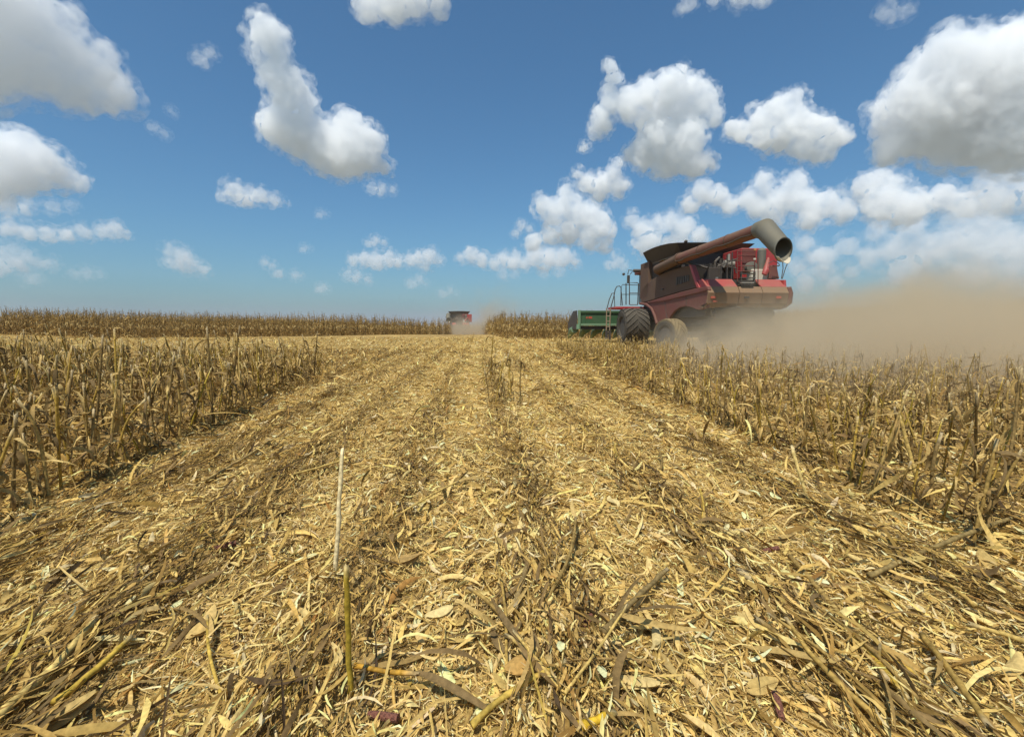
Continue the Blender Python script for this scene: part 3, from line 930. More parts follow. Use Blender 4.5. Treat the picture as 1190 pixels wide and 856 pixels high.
# rear hood: swept profile across the back (Y offset, Z)
zr = lambda py, dy=0: at(870, py, Y=YR + dy).z
prof = [(.62, zr(324.5, .62)), (.16, zr(333, .16)), (.0, zr(340, 0)), (.10, zr(352.5, .1)), (.36, zr(357.5, .36)), (.60, zr(356, .6))]
cuts = [XL + .02, XL + .62, 0, 0, 0, XR_ - .02]
def x_at(px): return at(px, 340, Y=YR).x
cuts = [x_at(823.2), x_at(860), x_at(887), x_at(917.5)]
SHIFTR = cuts[-1]
for i in range(3):
    x0, x1 = cuts[i] + .012, cuts[i + 1] - .012
    def hood(p0, p1, mat, nm):
        m = MB()
        poly = prof[p0:p1 + 1]
        inner = [(y + .10, z - .01) for (y, z) in poly[::-1]]
        pts = [(x0, YR + y, z) for (y, z) in poly] + [(x0, YR + y, z) for (y, z) in inner]
        m.prism(pts, (x1 - x0, 0, 0)); B(m, nm, mat, bevel=.012)
    if i != 1: hood(0, 1, M_RED, 'hood_top')
    hood(1, 5, M_TAN, 'rear_hood')
# rounded right tail
m = MB(); m.tube([(SHIFTR + .03, YR + .05 + .02, prof[1][1] - .02), (SHIFTR + .10, YR + .12, prof[2][1]), (SHIFTR + .10, YR + .16, prof[3][1] + .05), (SHIFTR + .04, YR + .3, prof[4][1] + .05)], [.07, .12, .12, .07], 10)
B(m, 'tail_moulding', M_REDD, smooth=True)
# chassis body core
m = MB()
m.box2((XL + .22, YR + .75, 1.35), (XR_ - .22, 26.4, 2.62))
B(m, 'body', M_BLACK, bevel=.03)
m = MB(); m.box2((XL + .5, 19.2, .95), (XR_ - .5, 26.0, 1.34)); m.box2((XL + .75, 20.2, .62), (XR_ - .75, 25.2, .94)); B(m, 'chassis', M_BLACK)
# straw chopper and spreader below the hood
m = MB(); m.box2((XL + .45, YR + .42, 1.28), (XR_ - .45, YR + 1.15, 1.80)); m.tube([(XL + .35, YR + .55, 1.5), (XR_ - .35, YR + .55, 1.5)], .12, 10); B(m, 'straw_chopper', M_BLACK)
m = MB(); m.prism([(XL + .5, YR + .35, 1.62), (XL + 1.3, YR + .05, 1.72), (XL + 1.3, YR + .4, 1.74), (XL + .5, YR + .7, 1.64)], (0, 0, .03)); B(m, 'chopper_deflector', M_BLACK)

# grain tank and flared extension
ztk = 4.32
m = MB(); m.box2((9.26, 21.6, 2.60), (12.04, 25.75, ztk)); B(m, 'grain_tank', M_TANK, bevel=.04)
m = MB(); m.box2((9.06, 25.3, 2.5), (9.35, 26.6, at(750, 305, X=9.06).z)); B(m, 'tank_front_post', M_SIDE, bevel=.03)
ext = MB()
def project(p):
    q = CM.transposed() @ (Vector(p) - CAM)
    return 595 - q.x / q.z * F, 428 + q.y / q.z * F
trace = ((747, 294), (754, 290), (761, 287.2), (770, 284.3), (780, 282.4), (801, 281), (835, 281))
pf = at(747, 294, X=8.86)
yt = [pf.y, 25.1, 24.2, 23.2, 22.2, 21.2]
zt = [at(project((8.86, y, 4.6))[0], np.interp(project((8.86, y, 4.6))[0], [t[0] for t in trace], [t[1] for t in trace]), X=8.86).z for y in yt]
topl = [(8.86, y, z) for y, z in zip(yt, zt)]
lowl = [(9.22, 25.75 + (21.6 - 25.75) * i / 5, ztk - .02) for i in range(6)]
def sheet(mb, lo, hi, off):
    o = Vector(off)
    n = len(lo)
    vs = [Vector(p) for p in lo] + [Vector(p) for p in hi] + [Vector(p) + o for p in lo] + [Vector(p) + o for p in hi]
    fs = []
    for i in range(n - 1):
        fs += [(i, i + 1, n + i + 1, n + i), (2 * n + i, 3 * n + i, 3 * n + i + 1, 2 * n + i + 1), (i, 2 * n + i, 2 * n + i + 1, i + 1), (n + i, n + i + 1, 3 * n + i + 1, 3 * n + i)]
    fs += [(0, n, 3 * n, 2 * n), (n - 1, 3 * n - 1, 4 * n - 1, 2 * n - 1)]
    mb.add(vs, fs)
sheet(ext, lowl, topl, (.03, 0, .0))
sheet(ext, [mir(p) for p in lowl], [mir(p) for p in topl], (-.03, 0, 0))
zb = topl[-1][2]
nxs = 6
lo = [(9.22 + (12.08 - 9.22) * i / nxs, 21.6, ztk - .02) for i in range(nxs + 1)]
hi = [(8.86 + (12.44 - 8.86) * i / nxs, 21.2, zb + .03 * math.sin(math.pi * i / nxs)) for i in range(nxs + 1)]
sheet(ext, lo, hi, (0, .03, 0))
lo = [(9.22 + (12.08 - 9.22) * i / nxs, 25.75, ztk - .02) for i in range(nxs + 1)]
hi = [(8.86 + (12.44 - 8.86) * i / nxs, pf.y, pf.z + .07 * math.sin(math.pi * i / nxs)) for i in range(nxs + 1)]
sheet(ext, lo, hi, (0, -.03, 0))
B(ext, 'tank_extension', M_TANK)
gp = Vector((9.25, 21.2, zb + .03))
m = MB(); m.lathe([(-.05, .05), (.02, .09), (.08, .05)], gp, 'Z', 10); B(m, 'beacon', M_TANK, smooth=True)
grain = MB(); grain.lathe([(0, 1.55), (.25, 1.0), (.42, .15)], (XC, 23.7, ztk - .1), 'Z', 16)
B(grain, 'grain_heap', paint_mat('yellow grain', (.55, .33, .06), .2), smooth=True)

# louvres, latches and seams on the flanks
for mirror in (False, True):
    f = (lambda p: mir(p)) if mirror else (lambda p: tuple(p))
    sgn = -1 if mirror else 1
    m = MB()
    for i in range(6):
        px0 = 786 + i * 2.6
        a, b = at(px0, 322.5 - i * .5, X=XL + .05), at(px0 + 1.6, 331 - i * .9, X=XL + .05)
        m.prism([f((XL + .05, a.y, a.z)), f((XL + .05, b.y, a.z)), f((XL + .05, b.y, b.z)), f((XL + .05, a.y, b.z))], (sgn * -.02, 0, 0))
    B(m, 'louvre_vent', M_BLACK)
    m = MB()
    for (q0, q1) in (((772, 346), (775.5, 374)), ((797, 341.5), (797.5, 355))):
        m.tube([f(at(*q0, X=XL - .004)), f(at(*q1, X=XL - .004))], .012, 5)
    B(m, 'panel_seam', M_BLACK)
    m = MB(); a = at(770, 336, X=XL + .05); m.box(f((XL + .04, a.y, a.z)), (.05, .22, .07)); B(m, 'door_latch', M_BLACK, bevel=.01)
for i, px in enumerate((829, 868, 905)):
    a = at(px, 345.5, Y=YR + .03)
    m = MB(); m.box((a.x, YR + .035, a.z), (.20, .03, .09)); B(m, 'reflector', M_ORANGE if i != 1 else M_BLACK, bevel=.008)
# unloading auger, folded back along the left side
A0 = at(764, 313, Y=23.6); A1 = at(790, 300.5, Y=20.9); A2 = at(883, 267, Y=15.25)
m = MB(); m.tube([A0, A1], .22, 20); B(m, 'auger_base', M_SIDE, smooth=True)
m = MB(); m.tube([A1 + (A0 - A1) * .02, A2], .225, 22); B(m, 'auger_tube', paint_mat('auger paint', (.17, .022, .018), .50, (.17, .115, .065), rough=.42, seed=21), smooth=True)
dA = (A2 - A1).normalized()
m = MB(); m.tube([A1 + dA * (k * .55) + Vector((-.20, 0, -.13 - .03 * math.sin(k * 1.9))) for k in range(11)], .022, 6); B(m, 'hydraulic_hose', M_BLACK, smooth=True)
for k in (1.9, 3.9):
    m = MB(); m.tube([A1 + dA * (k - .03), A1 + dA * (k + .03)], .236, 22); B(m, 'auger_band', M_SIDE, smooth=True)
m = MB(); m.tube([A1 + dA * .3 + Vector((.1, 0, -.2)), A1 + dA * 1.5 + Vector((.5, 0, -.62))], .05, 8); B(m, 'auger_cradle', M_BLACK, smooth=True)
m = MB(); m.tube([A1 - dA * .06, A1 + dA * .06], .265, 22); B(m, 'auger_flange', M_SIDE, smooth=True)
m = MB(); m.tube([A0 + Vector((.8, .5, -.25)), A0 + Vector((.35, .32, -.06)), A0], [.26, .26, .22], 16); B(m, 'auger_elbow', M_SIDE, smooth=True)
# spout: mitred elbow, its mouth cut nearly upright and looking back
E1 = at(889.5, 266.5, Y=14.9)
S2 = at(910.5, 290, Y=14.0)
nm_ = Vector((.30, -.95, -.12)).normalized()
def ring(c, u, v, r, n=28):
    u = Vector(u).normalized(); v = Vector(v).normalized()
    return [Vector(c) + u * r * math.cos(2 * math.pi * k / n) + v * r * math.sin(2 * math.pi * k / n) for k in range(n)]
ux = Vector((1, 0, 0))
vp = dA.cross(ux).normalized(); vp = vp if vp.z > 0 else -vp
sdir = (S2 - E1).normalized()
nmit = (dA + sdir).normalized()
vm = nmit.cross(ux).normalized(); vm = vm if vm.z > 0 else -vm
um = Vector((0, 0, 1)).cross(nm_).normalized(); um = um if um.x > 0 else -um
vmo = nm_.cross(um).normalized(); vmo = vmo if vmo.z > 0 else -vmo
def loft(mb, rings, flip=False):
    n = len(rings[0]); vs = [p for r in rings for p in r]
    fs = []
    for i in range(len(rings) - 1):
        for k in range(n):
            f = (i * n + k, i * n + (k + 1) % n, (i + 1) * n + (k + 1) % n, (i + 1) * n + k)
            fs.append(f[::-1] if flip else f)
    mb.add(vs, fs)
Rr0 = ring(A2 - dA * .05, ux, vp, .27); Rr1 = ring(E1, ux, vm, .33); Rr3 = ring(S2, um, vmo, .345)
Rr2 = [(a * .5 + b * .5) for a, b in zip(Rr1, Rr3)]
Ri3 = ring(S2, um, vmo, .325); Ri1 = ring(E1, ux, vm, .305)
sp = MB(); loft(sp, [Rr0, Rr1, Rr2, Rr3, Ri3, [(a * .5 + b * .5) for a, b in zip(Ri1, Ri3)], Ri1])
B(sp, 'spout', M_GREY, smooth=True)
m = MB(); m.prism(ring(E1 + sdir * .05, ux, vm, .30), sdir * .02); B(m, 'spout_inner', M_BLACK)
m = MB(); loft(m, [ring(S2 - nm_ * .03, um, vmo, .347), ring(S2 - nm_ * .03, um, vmo, .362), ring(S2 + nm_ * .012, um, vmo, .362), ring(S2 + nm_ * .012, um, vmo, .347)]); B(m, 'spout_rim', M_GREY, smooth=True)
m = MB()
fl_lo, fl_hi = [], []
for k in range(9):
    t = (k - 4) / 4 * .95
    e = (-vmo * math.cos(t) + um * math.sin(t))
    fl_lo.append(S2 + e * .335 - nm_ * .02); fl_hi.append(S2 + e * .30 + nm_ * (.03 + .16 * math.cos(t * 1.3)) - Vector((0, 0, .10 * math.cos(t * 1.2))))
sheet(m, fl_lo, fl_hi, Vector((0, 0, -.012)))
B(m, 'spout_flap', M_FLAP, smooth=True)
m = MB(); q_ = at(881, 268.5, Y=14.9); m.box(q_, (.10, .14, .10)); m.box(q_ + Vector((.0, -.3, -.25)), (.06, .5, .05), Matrix.Rotation(.6, 3, 'X')); B(m, 'spout_bracket', M_BARE)

# engine deck behind the tank
zd = prof[0][1]
m = MB(); m.box2((XL + .2, 18.95, zd - .25), (XR_ - .2, 21.6, zd - .02)); B(m, 'engine_deck', M_BLACK)
eng = MB()
eng.box2((9.75, 19.9, zd), (10.8, 21.5, zd + .75)); eng.box2((9.95, 19.6, zd), (10.6, 19.95, zd + .5))
eng.tube([(9.9, 19.55, zd + .55), (10.55, 19.55, zd + .6)], .12, 10); eng.tube([(9.75, 19.45, zd), (9.75, 19.45, zd + .75), (10.0, 19.6, zd + .95)], .05, 8)
for i in range(6): eng.tube([(9.85 + .15 * i, 19.85, zd + .7), (9.85 + .15 * i, 19.6, zd + .9), (9.95 + .15 * i, 19.5, zd + .3)], .028, 6)
B(eng, 'engine', M_BLACK, smooth=True)
m = MB(); m.box(at(828, 319, Y=19.6), (.55, .5, .55)); B(m, 'battery_box', M_TANK, bevel=.03)
m = MB(); m.tube([(10.05, 19.3, zd + .65), (10.45, 19.3, zd + .65)], .15, 14); m.tube([(10.25, 19.3, zd + .65), (10.25, 19.3, zd + 1.05)], .05, 8); B(m, 'turbo_pipe', M_BARE, smooth=True)
# red radiator screen housing on the right
c0 = at(862, 288, Y=19.9); c1 = at(903, 324, Y=19.9)
m = MB(); m.box2((c0.x, 19.9, c1.z), (c1.x, 21.5, c0.z)); B(m, 'radiator_housing', M_RED, bevel=.04)
for (px0, py0, px1, py1) in ((863, 289, 878, 297), (863, 298.5, 878, 306), (863, 307.5, 878, 316)):
    a = at(px0, py0, Y=19.86); b = at(px1, py1, Y=19.86)
    m = MB(); m.box2((a.x, 19.85, b.z), (b.x, 19.9, a.z)); B(m, 'screen_panel', M_REDD, bevel=.01)
cc = at(885, 299, Y=19.55)
m = MB(); m.tube([(cc.x, cc.y, zd + .3), (cc.x, cc.y, at(885, 291, Y=19.55).z), (cc.x, cc.y + .02, at(885, 289, Y=19.55).z)], [.17, .17, .1], 16); B(m, 'air_cleaner', M_GREY, smooth=True)
cc = at(873, 311, Y=19.5)
m = MB(); m.lathe([(-.12, .16), (-.1, .24), (.1, .24), (.12, .16)], cc, 'Y', 18); B(m, 'fan_drum', M_GREY, smooth=True)
m = MB(); m.box2((at(872, 316, Y=19.4).x, 19.3, zd - .02), (at(893, 316, Y=19.4).x, 19.7, at(890, 313, Y=19.4).z)); B(m, 'coolant_tank', M_FLAP, bevel=.04)
w = [at(893, 324, Y=19.2), at(906, 324, Y=19.2), at(903, 309, Y=19.2), at(896, 308, Y=19.2)]
m = MB(); m.prism(w, (0, .8, 0)); B(m, 'exhaust_shield', M_REDD, bevel=.03)
m = MB(); m.tube([at(888, 319, Y=19.0), at(890, 315, Y=19.0), at(893, 300, Y=19.4)], [.10, .13, .05], 10); B(m, 'exhaust_guard', M_RED, smooth=True)
# ladder and rails at the back of the deck
r_ = .018
m = MB()
for px in (857, 877): m.tube([at(px, 327, Y=18.75), at(px, 291, Y=18.75)], r_, 6)
for py in (292, 297, 303, 309, 315): m.tube([at(857, py, Y=18.75), at(877, py, Y=18.75)], r_, 6)
for px in (861, 881): m.tube([at(px, 330, Y=18.7), at(px, 300, Y=18.7)], r_ * .9, 6)
B(m, 'deck_railing', M_REDD)
m = MB()
for py in (318, 323, 328): m.box(at(868.5, py, Y=18.6), (.62, .12, .04))
m.box(at(861, 322, Y=18.6), (.04, .1, .42)); m.box(at(876.5, 322, Y=18.6), (.04, .1, .42))
B(m, 'deck_ladder', M_BLACK)
m = MB(); a = at(868, 328.6, Y=18.4); m.box(a, (.50, .14, .035)); B(m, 'ladder_step', M_BARE)
m = MB()
for (p0, p1) in (((845, 324), (845, 296)), ((838, 324), (838, 300)), ((833, 310), (858, 300)), ((846, 303), (858, 303)), ((846, 310), (856, 312)), ((850, 324), (851, 293)), ((905, 309), (898, 309))):
    m.tube([at(*p0, Y=19.0), at(*p1, Y=19.0)], .025, 6)
B(m, 'hydraulic_lines', M_BLACK)
m = MB()
for (p0, p1, p2) in (((908, 324), (910, 312), (909.5, 303)), ((909, 324), (913, 311), (916, 304))): m.tube([at(*p0, Y=18.9), at(*p1, Y=18.9), at(*p2, Y=18.9)], .016, 6)
m.tube([at(893, 306, Y=18.9), at(899, 303, Y=18.9), at(905, 306, Y=18.9), at(906, 309, Y=18.9)], .016, 6)
B(m, 'antenna_bracket', M_BLACK)
for (px, py) in ((877.5, 290), (877, 301), (833, 323)):
    m = MB(); m.box(at(px, py, Y=18.6), (.09, .06, .07)); B(m, 'work_lamp', M_FLAP if px != 877.5 else M_AMBER, bevel=.01)
m = MB(); m.box(at(831, 350, Y=18.33), (.18, .03, .05)); B(m, 'tail_lamp', M_ORANGE)

# cab in front of the tank (mostly hidden), mirror, platform rails, ladder
m = MB(); m.box2((9.55, 26.65, 2.3), (11.75, 28.3, 4.0)); cab = B(m, 'cab', M_GLASS, bevel=.06)
m = MB(); m.box2((9.4, 26.62, 4.01), (11.9, 28.7, 4.25)); m_ = m.build('roof', M_REDD, cab, origin=ORG, bevel=.05)
m = MB(); m.tube([at(748, 314.5, Y=26.8), at(736, 314.5, Y=26.9)], .09, 8); m.tube([at(736, 314.3, Y=26.9), at(730.5, 313.8, Y=26.9), at(729.5, 319, Y=26.9)], .025, 6); m.tube([at(735, 315.5, Y=26.9), at(732, 319, Y=26.9)], .02, 6); B(m, 'mirror_arm', M_BLACK)
m = MB(); a = at(730.3, 324.5, Y=26.9); m.box(a, (.16, .08, .46)); mr = B(m, 'mirror', M_TANK, bevel=.03)
m = MB(); m.lathe([(-.06, .06), (.06, .08)], at(725, 318.5, Y=26.9), 'Y', 10); B(m, 'mirror_lamp', M_BLACK, smooth=True)
m = MB(); m.box(at(746.5, 313, Y=26.8), (.16, .1, .2)); B(m, 'marker_lamp', M_AMBER, bevel=.02)
def rail(pix, Y, r=.022, mb=None):
    mb.tube([at(px, py, Y=Y) for (px, py) in pix], r, 6)
m = MB()
rail([(741, 354), (742, 329.5), (740.5, 328.5), (731.5, 328.5), (731.5, 354)], 26.8, .028, m)
rail([(731.5, 340.5), (741.5, 340.5)], 26.8, .022, m); rail([(731.5, 354), (741, 354)], 26.8, .022, m)
rail([(727.5, 354), (727.5, 329)], 27.4, .03, m)
rail([(723.5, 355), (721.5, 334), (723.5, 330.6), (744.5, 331.3), (746, 334)], 27.6, .022, m)
rail([(722.5, 342), (745, 342)], 27.6, .02, m)
rail([(721.5, 355), (721.8, 334), (720, 332.3), (717, 332.8), (715, 336), (713, 346), (709, 360)], 26.6, .028, m)
rail([(705, 360), (708, 348), (711, 341), (713.5, 340.5)], 26.6, .025, m)
rail([(714.5, 358), (714, 345), (713.5, 340.5)], 26.6, .02, m)
B(m, 'platform_railing', M_BLACK)
a = at(714.5, 359, Y=26.3); b = at(748, 356.3, Y=26.3)
m = MB(); m.box2((a.x, 26.2, a.z), (b.x + .5, 27.7, b.z)); B(m, 'platform', M_RED, bevel=.02)
lad = MB()
for (q0, q1) in (((705, 358), (704.5, 394)), ((709.5, 358), (708, 395)), ): lad.tube([at(*q0, Y=26.5), at(*q1, Y=26.5)], .035, 6)
for t in range(6):
    py = 361 + t * 6.2
    lad.tube([at(704.8, py, Y=26.5), at(709, py, Y=26.5)], .03, 6)
B(lad, 'ladder', paint_mat('ladder steel', (.2, .13, .08), .6, seed=23))
m = MB()
for (q0, q1) in (((705, 384), (704.6, 394)), ((709, 384), (708, 394))): m.box((at(*q0, Y=26.45) + at(*q1, Y=26.45)) / 2, (.12, .08, .5))
B(m, 'ladder_boot', M_BLACK)

# wheels
def wheel(name, cx0, cx1, cy_, rad, lugs, mat, rim_r, steer=0.0):
    c = Vector(((cx0 + cx1) / 2, cy_, rad + ORG.z - .03)); w = abs(cx1 - cx0) / 2
    M = Matrix.Rotation(steer, 3, 'Z')
    t = MB(); tl = MB()
    pr = [(-w * .92, rim_r), (-w, rim_r + .08), (-w * 1.02, rad * .80), (-w * .93, rad * .91), (-w * .6, rad * .955), (0, rad * .965), (w * .6, rad * .955), (w * .93, rad * .91), (w * 1.02, rad * .80), (w, rim_r + .08), (w * .92, rim_r)]
    t.lathe(pr, c, 'X', 44, M, closed=True)
    for s in (-1, 1):
        for k in range(lugs):
            a0 = 2 * math.pi * (k + (0.5 if s > 0 else 0)) / lugs
            nseg = 4
            lo, hi = [], []
            for half in (-1, 1):
                rowl, rowh = [], []
                for j in range(nseg + 1):
                    u = j / nseg
                    x = s * w * (-.04 + 1.03 * u)
                    an = a0 + (u * .62 + half * (.115 + .03 * u)) * (1.7 / max(rad, .5)) * .52
                    rlo = rad * (.955 - .04 * max(0, u - .6) * 2.5) - .02
                    rhi = rad * (1.0 - .055 * max(0, u - .7) * 3.3) + (.02 if rad < .8 else 0)
                    rowl.append(c + M @ Vector((x, -rlo * math.sin(an), rlo * math.cos(an))))
                    rowh.append(c + M @ Vector((x, -rhi * math.sin(an), rhi * math.cos(an))))
                lo.append(rowl); hi.append(rowh)
            vs = lo[0] + hi[0] + hi[1] + lo[1]
            n1 = nseg + 1
            fs = []
            for j in range(nseg):
                for r_i in range(3):
                    fs.append((r_i * n1 + j, r_i * n1 + j + 1, (r_i + 1) * n1 + j + 1, (r_i + 1) * n1 + j))
            fs += [(0, n1, 2 * n1, 3 * n1), (n1 - 1, 4 * n1 - 1, 3 * n1 - 1, 2 * n1 - 1)]
            tl.add(vs, fs)
    root = B(t, name, M_TYRE)
    tl.build('tread', mat, root, False, ORG)
    r = MB()
    r.lathe([(-w * .86, rim_r * 1.02), (-w * .5, rim_r * .92), (-w * .35, rim_r * .5), (-w * .55, rim_r * .32), (-w * .62, .08), (w * .62, .08), (w * .55, rim_r * .32), (w * .35, rim_r * .5), (w * .5, rim_r * .92), (w * .86, rim_r * 1.02)], c, 'X', 28, M)
    r.build('rim', M_RIM, root, True, ORG)
    return c
fc = wheel('front_wheel', 7.72, 8.98, 25.55, 1.0, 19, M_TYRE, .50)
wheel('front_wheel', 2 * XC - 8.98, 2 * XC - 7.72, 25.55, 1.0, 19, M_TYRE, .50)
rc = wheel('rear_wheel', 8.05, 8.75, 20.55, .68, 16, M_TYRED, .34, R(24))
wheel('rear_wheel', 2 * XC - 8.75, 2 * XC - 8.05, 20.55, .68, 16, M_TYRED, .34, R(24))
m = MB(); m.tube([(8.6, 25.55, fc.z), (2 * XC - 8.6, 25.55, fc.z)], .2, 10); m.tube([(8.4, 20.55, rc.z), (2 * XC - 8.4, 20.55, rc.z)], .12, 10)
m.box2((9.3, 25.3, .8), (12.0, 25.8, 1.3)); B(m, 'axle', M_BLACK)

# green corn head
YH = 29.0
hl = at(673.5, 370, Y=YH).x; hr = 2 * XC - hl
zt_, zrail, zbt = at(690, 361.8, Y=YH).z, at(690, 377.3, Y=YH).z, at(690, 382.6, Y=YH).z
m = MB(); m.box2((hl, YH, zrail), (hr, YH + .06, zt_)); head = B(m, 'corn_head', M_GREEN)
def H(mb, name, mat, smooth=False, bevel=0): return mb.build(name, mat, head, smooth, ORG, bevel)
m = MB(); m.box2((hl + .02, YH - .07, zt_ - .10), (hr, YH + .12, zt_ + .05)); H(m, 'top_beam', M_GREEN, bevel=.02)
m = MB(); m.box2((hl + .02, YH - .08, zrail - .06), (hr, YH - .003, zrail + .07)); H(m, 'lower_rail', M_LGREEN, bevel=.01)
m = MB(); m.box2((hl + .02, YH + .05, zbt), (hr, YH + 1.0, zrail - .07)); H(m, 'pan', M_BLACK)
for xs in (hl - .02, hr + .02):
    m = MB(); m.box2((xs - .07, YH - .12, zbt + .02), (xs + .07, YH + .10, zt_ + .08)); H(m, 'end_post', M_LGREEN, bevel=.02)
    s = -1 if xs < XC else 1
    m = MB(); m.prism([(xs + s * .10, YH + .12, zbt), (xs + s * .10, YH + .12, zt_ + .06), (xs + s * .16, YH + .9, zt_ + .04), (xs + s * .3, YH + 1.8, zbt + .4), (xs + s * .3, YH + 1.8, zbt)], (s * .05, 0, 0)); H(m, 'end_plate', M_BLACK)
    m = MB(); m.tube([(xs + s * .05, YH - .05, zbt + .02), (xs + s * .05, YH - .05, zbt + .32)], [.14, .12], 12); H(m, 'gauge_shoe', M_LGREEN, True)
for k in range(7):
    x = hl + .35 + k * 1.52
    if x > hr: break
    m = MB(); m.box2((x - .015, YH - .03, zrail + .08), (x + .015, YH + .001, zt_ - .11)); H(m, 'stiffener', M_GREEN)
ns = 12
for k in range(ns + 1):
    x = hl - .1 + (hr - hl + .2) * k / ns
    m = MB(); m.tube([(x, YH + .9, .78), (x, YH + 1.6, .72), (x, YH + 2.4, .42), (x, YH + 3.0, .16)], [.24, .26, .17, .03], 12); H(m, 'row_snout', M_LGREEN, True)
m = MB()
a = at(681, 368, Y=YH); b = at(683, 370, Y=YH); m.box2((a.x, YH - .012, b.z), (b.x, YH - .002, a.z))
a = at(684, 367.6, Y=YH); b = at(688, 370.2, Y=YH); m.box2((a.x, YH - .012, b.z), (b.x, YH - .002, a.z))
H(m, 'decal', M_ORANGE)
m = MB(); m.prism([(XC - .7, 26.4, 1.0), (XC - .7, 26.4, 1.9), (XC - .7, YH, 1.5), (XC - .7, YH, .75)], (1.4, 0, 0)); B(m, 'feeder_house', M_REDD, bevel=.03)

# second harvester, far down the alley: a copy of every part
def copy_tree(o, parent=None):
    c = o.copy(); COL.objects.link(c)
    if parent is not None: c.parent = parent
    for ch in list(o.children): copy_tree(ch, c)
    return c
far = copy_tree(comb)
fp = at(534, 378, Y=80)
far.location = (fp.x, 78, -1.45)
far.rotation_euler.z = R(1.5)
far['label'] = 'tiny distant red harvester half hidden in dust down the alley between corn'
for o in (comb, far): o['group'] = 'combine harvesters at work'

# ------------------------------------------------------------------ dust (real volumes)
def dust_volume(name, loc, rz, s0, s1, half, top, dens, w0, wk, h0, hk, col, label, veil=0.0, nscale=.33, decay=30.0):
    m = bpy.data.materials.new(name); m.use_nodes = True
    nt = m.node_tree; N = nt.nodes; L = nt.links
    N.remove(N['Principled BSDF'])
    pv = N.new('ShaderNodeVolumePrincipled')
    L.new(pv.outputs[0], N['Material Output'].inputs['Volume'])
    pv.inputs['Color'].default_value = (*col, 1)
    pv.inputs['Anisotropy'].default_value = 0.1
    tc = N.new('ShaderNodeTexCoord')
    sx = N.new('ShaderNodeSeparateXYZ'); L.new(tc.outputs['Object'], sx.inputs[0])
    def mth(op, a, b=None, c=None, clamp=False):
        n = N.new('ShaderNodeMath'); n.operation = op; n.use_clamp = clamp
        for i, v in enumerate((a, b, c)):
            if v is None: continue
            if isinstance(v, (int, float)): n.inputs[i].default_value = v
            else: L.new(v, n.inputs[i])
        return n.outputs[0]
    X, Y, Z = sx.outputs
    sp = mth('MAXIMUM', X, 0.0)
    n1 = N.new('ShaderNodeTexNoise'); n1.inputs['Scale'].default_value = nscale; n1.inputs['Detail'].default_value = 5; n1.inputs['Roughness'].default_value = .58; n1.inputs['Distortion'].default_value = .6
    L.new(tc.outputs['Object'], n1.inputs['Vector'])
    nz = n1.outputs['Fac']
    w = mth('MULTIPLY_ADD', sp, wk, w0)
    h = mth('MULTIPLY_ADD', sp, hk, h0)
    h = mth('MULTIPLY', h, mth('MAXIMUM', mth('MULTIPLY_ADD', nz, 3.6, -.8), .2))
    a = mth('DIVIDE', Y, w); a = mth('MULTIPLY', a, a)
    b = mth('DIVIDE', mth('MAXIMUM', Z, 0.0), h); b = mth('MULTIPLY', b, b)
    g = mth('EXPONENT', mth('MULTIPLY', mth('ADD', a, b), -1.0))
    mr = N.new('ShaderNodeMapRange'); mr.interpolation_type = 'SMOOTHSTEP'; mr.inputs[1].default_value = s0; mr.inputs[2].default_value = s0 + 2.6
    L.new(X, mr.inputs[0])
    g = mth('MULTIPLY', g, mr.outputs[0])
    g = mth('MULTIPLY', g, mth('EXPONENT', mth('MULTIPLY', sp, -1.0 / decay)))
    cl = N.new('ShaderNodeMapRange'); cl.inputs[1].default_value = .36; cl.inputs[2].default_value = .66; cl.inputs[3].default_value = .05; cl.inputs[4].default_value = 2.0
    L.new(nz, cl.inputs[0])
    g = mth('MULTIPLY', g, cl.outputs[0])
    d = mth('MULTIPLY', g, dens)
    if veil:
        hv = mth('EXPONENT', mth('MULTIPLY', mth('POWER', mth('DIVIDE', mth('MAXIMUM', Z, 0.0), top * .5), 2.0), -1.0))
        wv = mth('EXPONENT', mth('MULTIPLY', mth('POWER', mth('DIVIDE', Y, half * .55), 2.0), -1.0))
        mv = N.new('ShaderNodeMapRange'); mv.interpolation_type = 'SMOOTHSTEP'; mv.inputs[1].default_value = 0; mv.inputs[2].default_value = 14; L.new(X, mv.inputs[0])
        d = mth('ADD', d, mth('MULTIPLY', mth('MULTIPLY', hv, mth('MULTIPLY', wv, mv.outputs[0])), veil))
    # fade out before the far end of the domain
    me_ = N.new('ShaderNodeMapRange'); me_.interpolation_type = 'SMOOTHSTEP'; me_.inputs[1].default_value = s1; me_.inputs[2].default_value = s1 - 10; L.new(X, me_.inputs[0])
    d = mth('MULTIPLY', d, me_.outputs[0])
    L.new(d, pv.inputs['Density'])
    b_ = MB(); b_.box2((s0, -half, -.6), (s1, half, top))
    o = b_.build(name, m)
    o.location = loc; o.rotation_euler.z = rz
    tag(o, label, 'dust', kind='stuff')
    return o
dust_volume('dust_cloud', (XC - .5, YR - .1, ORG.z), R(-33), -1.2, 40, 17, 12, 1.1, 2.3, .34, 1.1, .03, (.76, .67, .50),
            'tan dust cloud blowing to the right behind the big harvester', veil=.010, nscale=.30)
dust_volume('dust_cloud', (7.2, 11.4, 0), R(-20), -3.2, 34, 10, 5, .75, 3.7, .10, .74, .03, (.76, .655, .475),
            'low dust drifting over the right stubble field', nscale=.5)
dust_volume('dust_haze', (far.location.x + .6, 75.0, -1.5), R(-75), -3.4, 22, 9, 9, .85, 2.5, .1, 1.4, .10, (.70, .60, .44),
            'thin dust rising around the distant harvester', nscale=.3, decay=12)

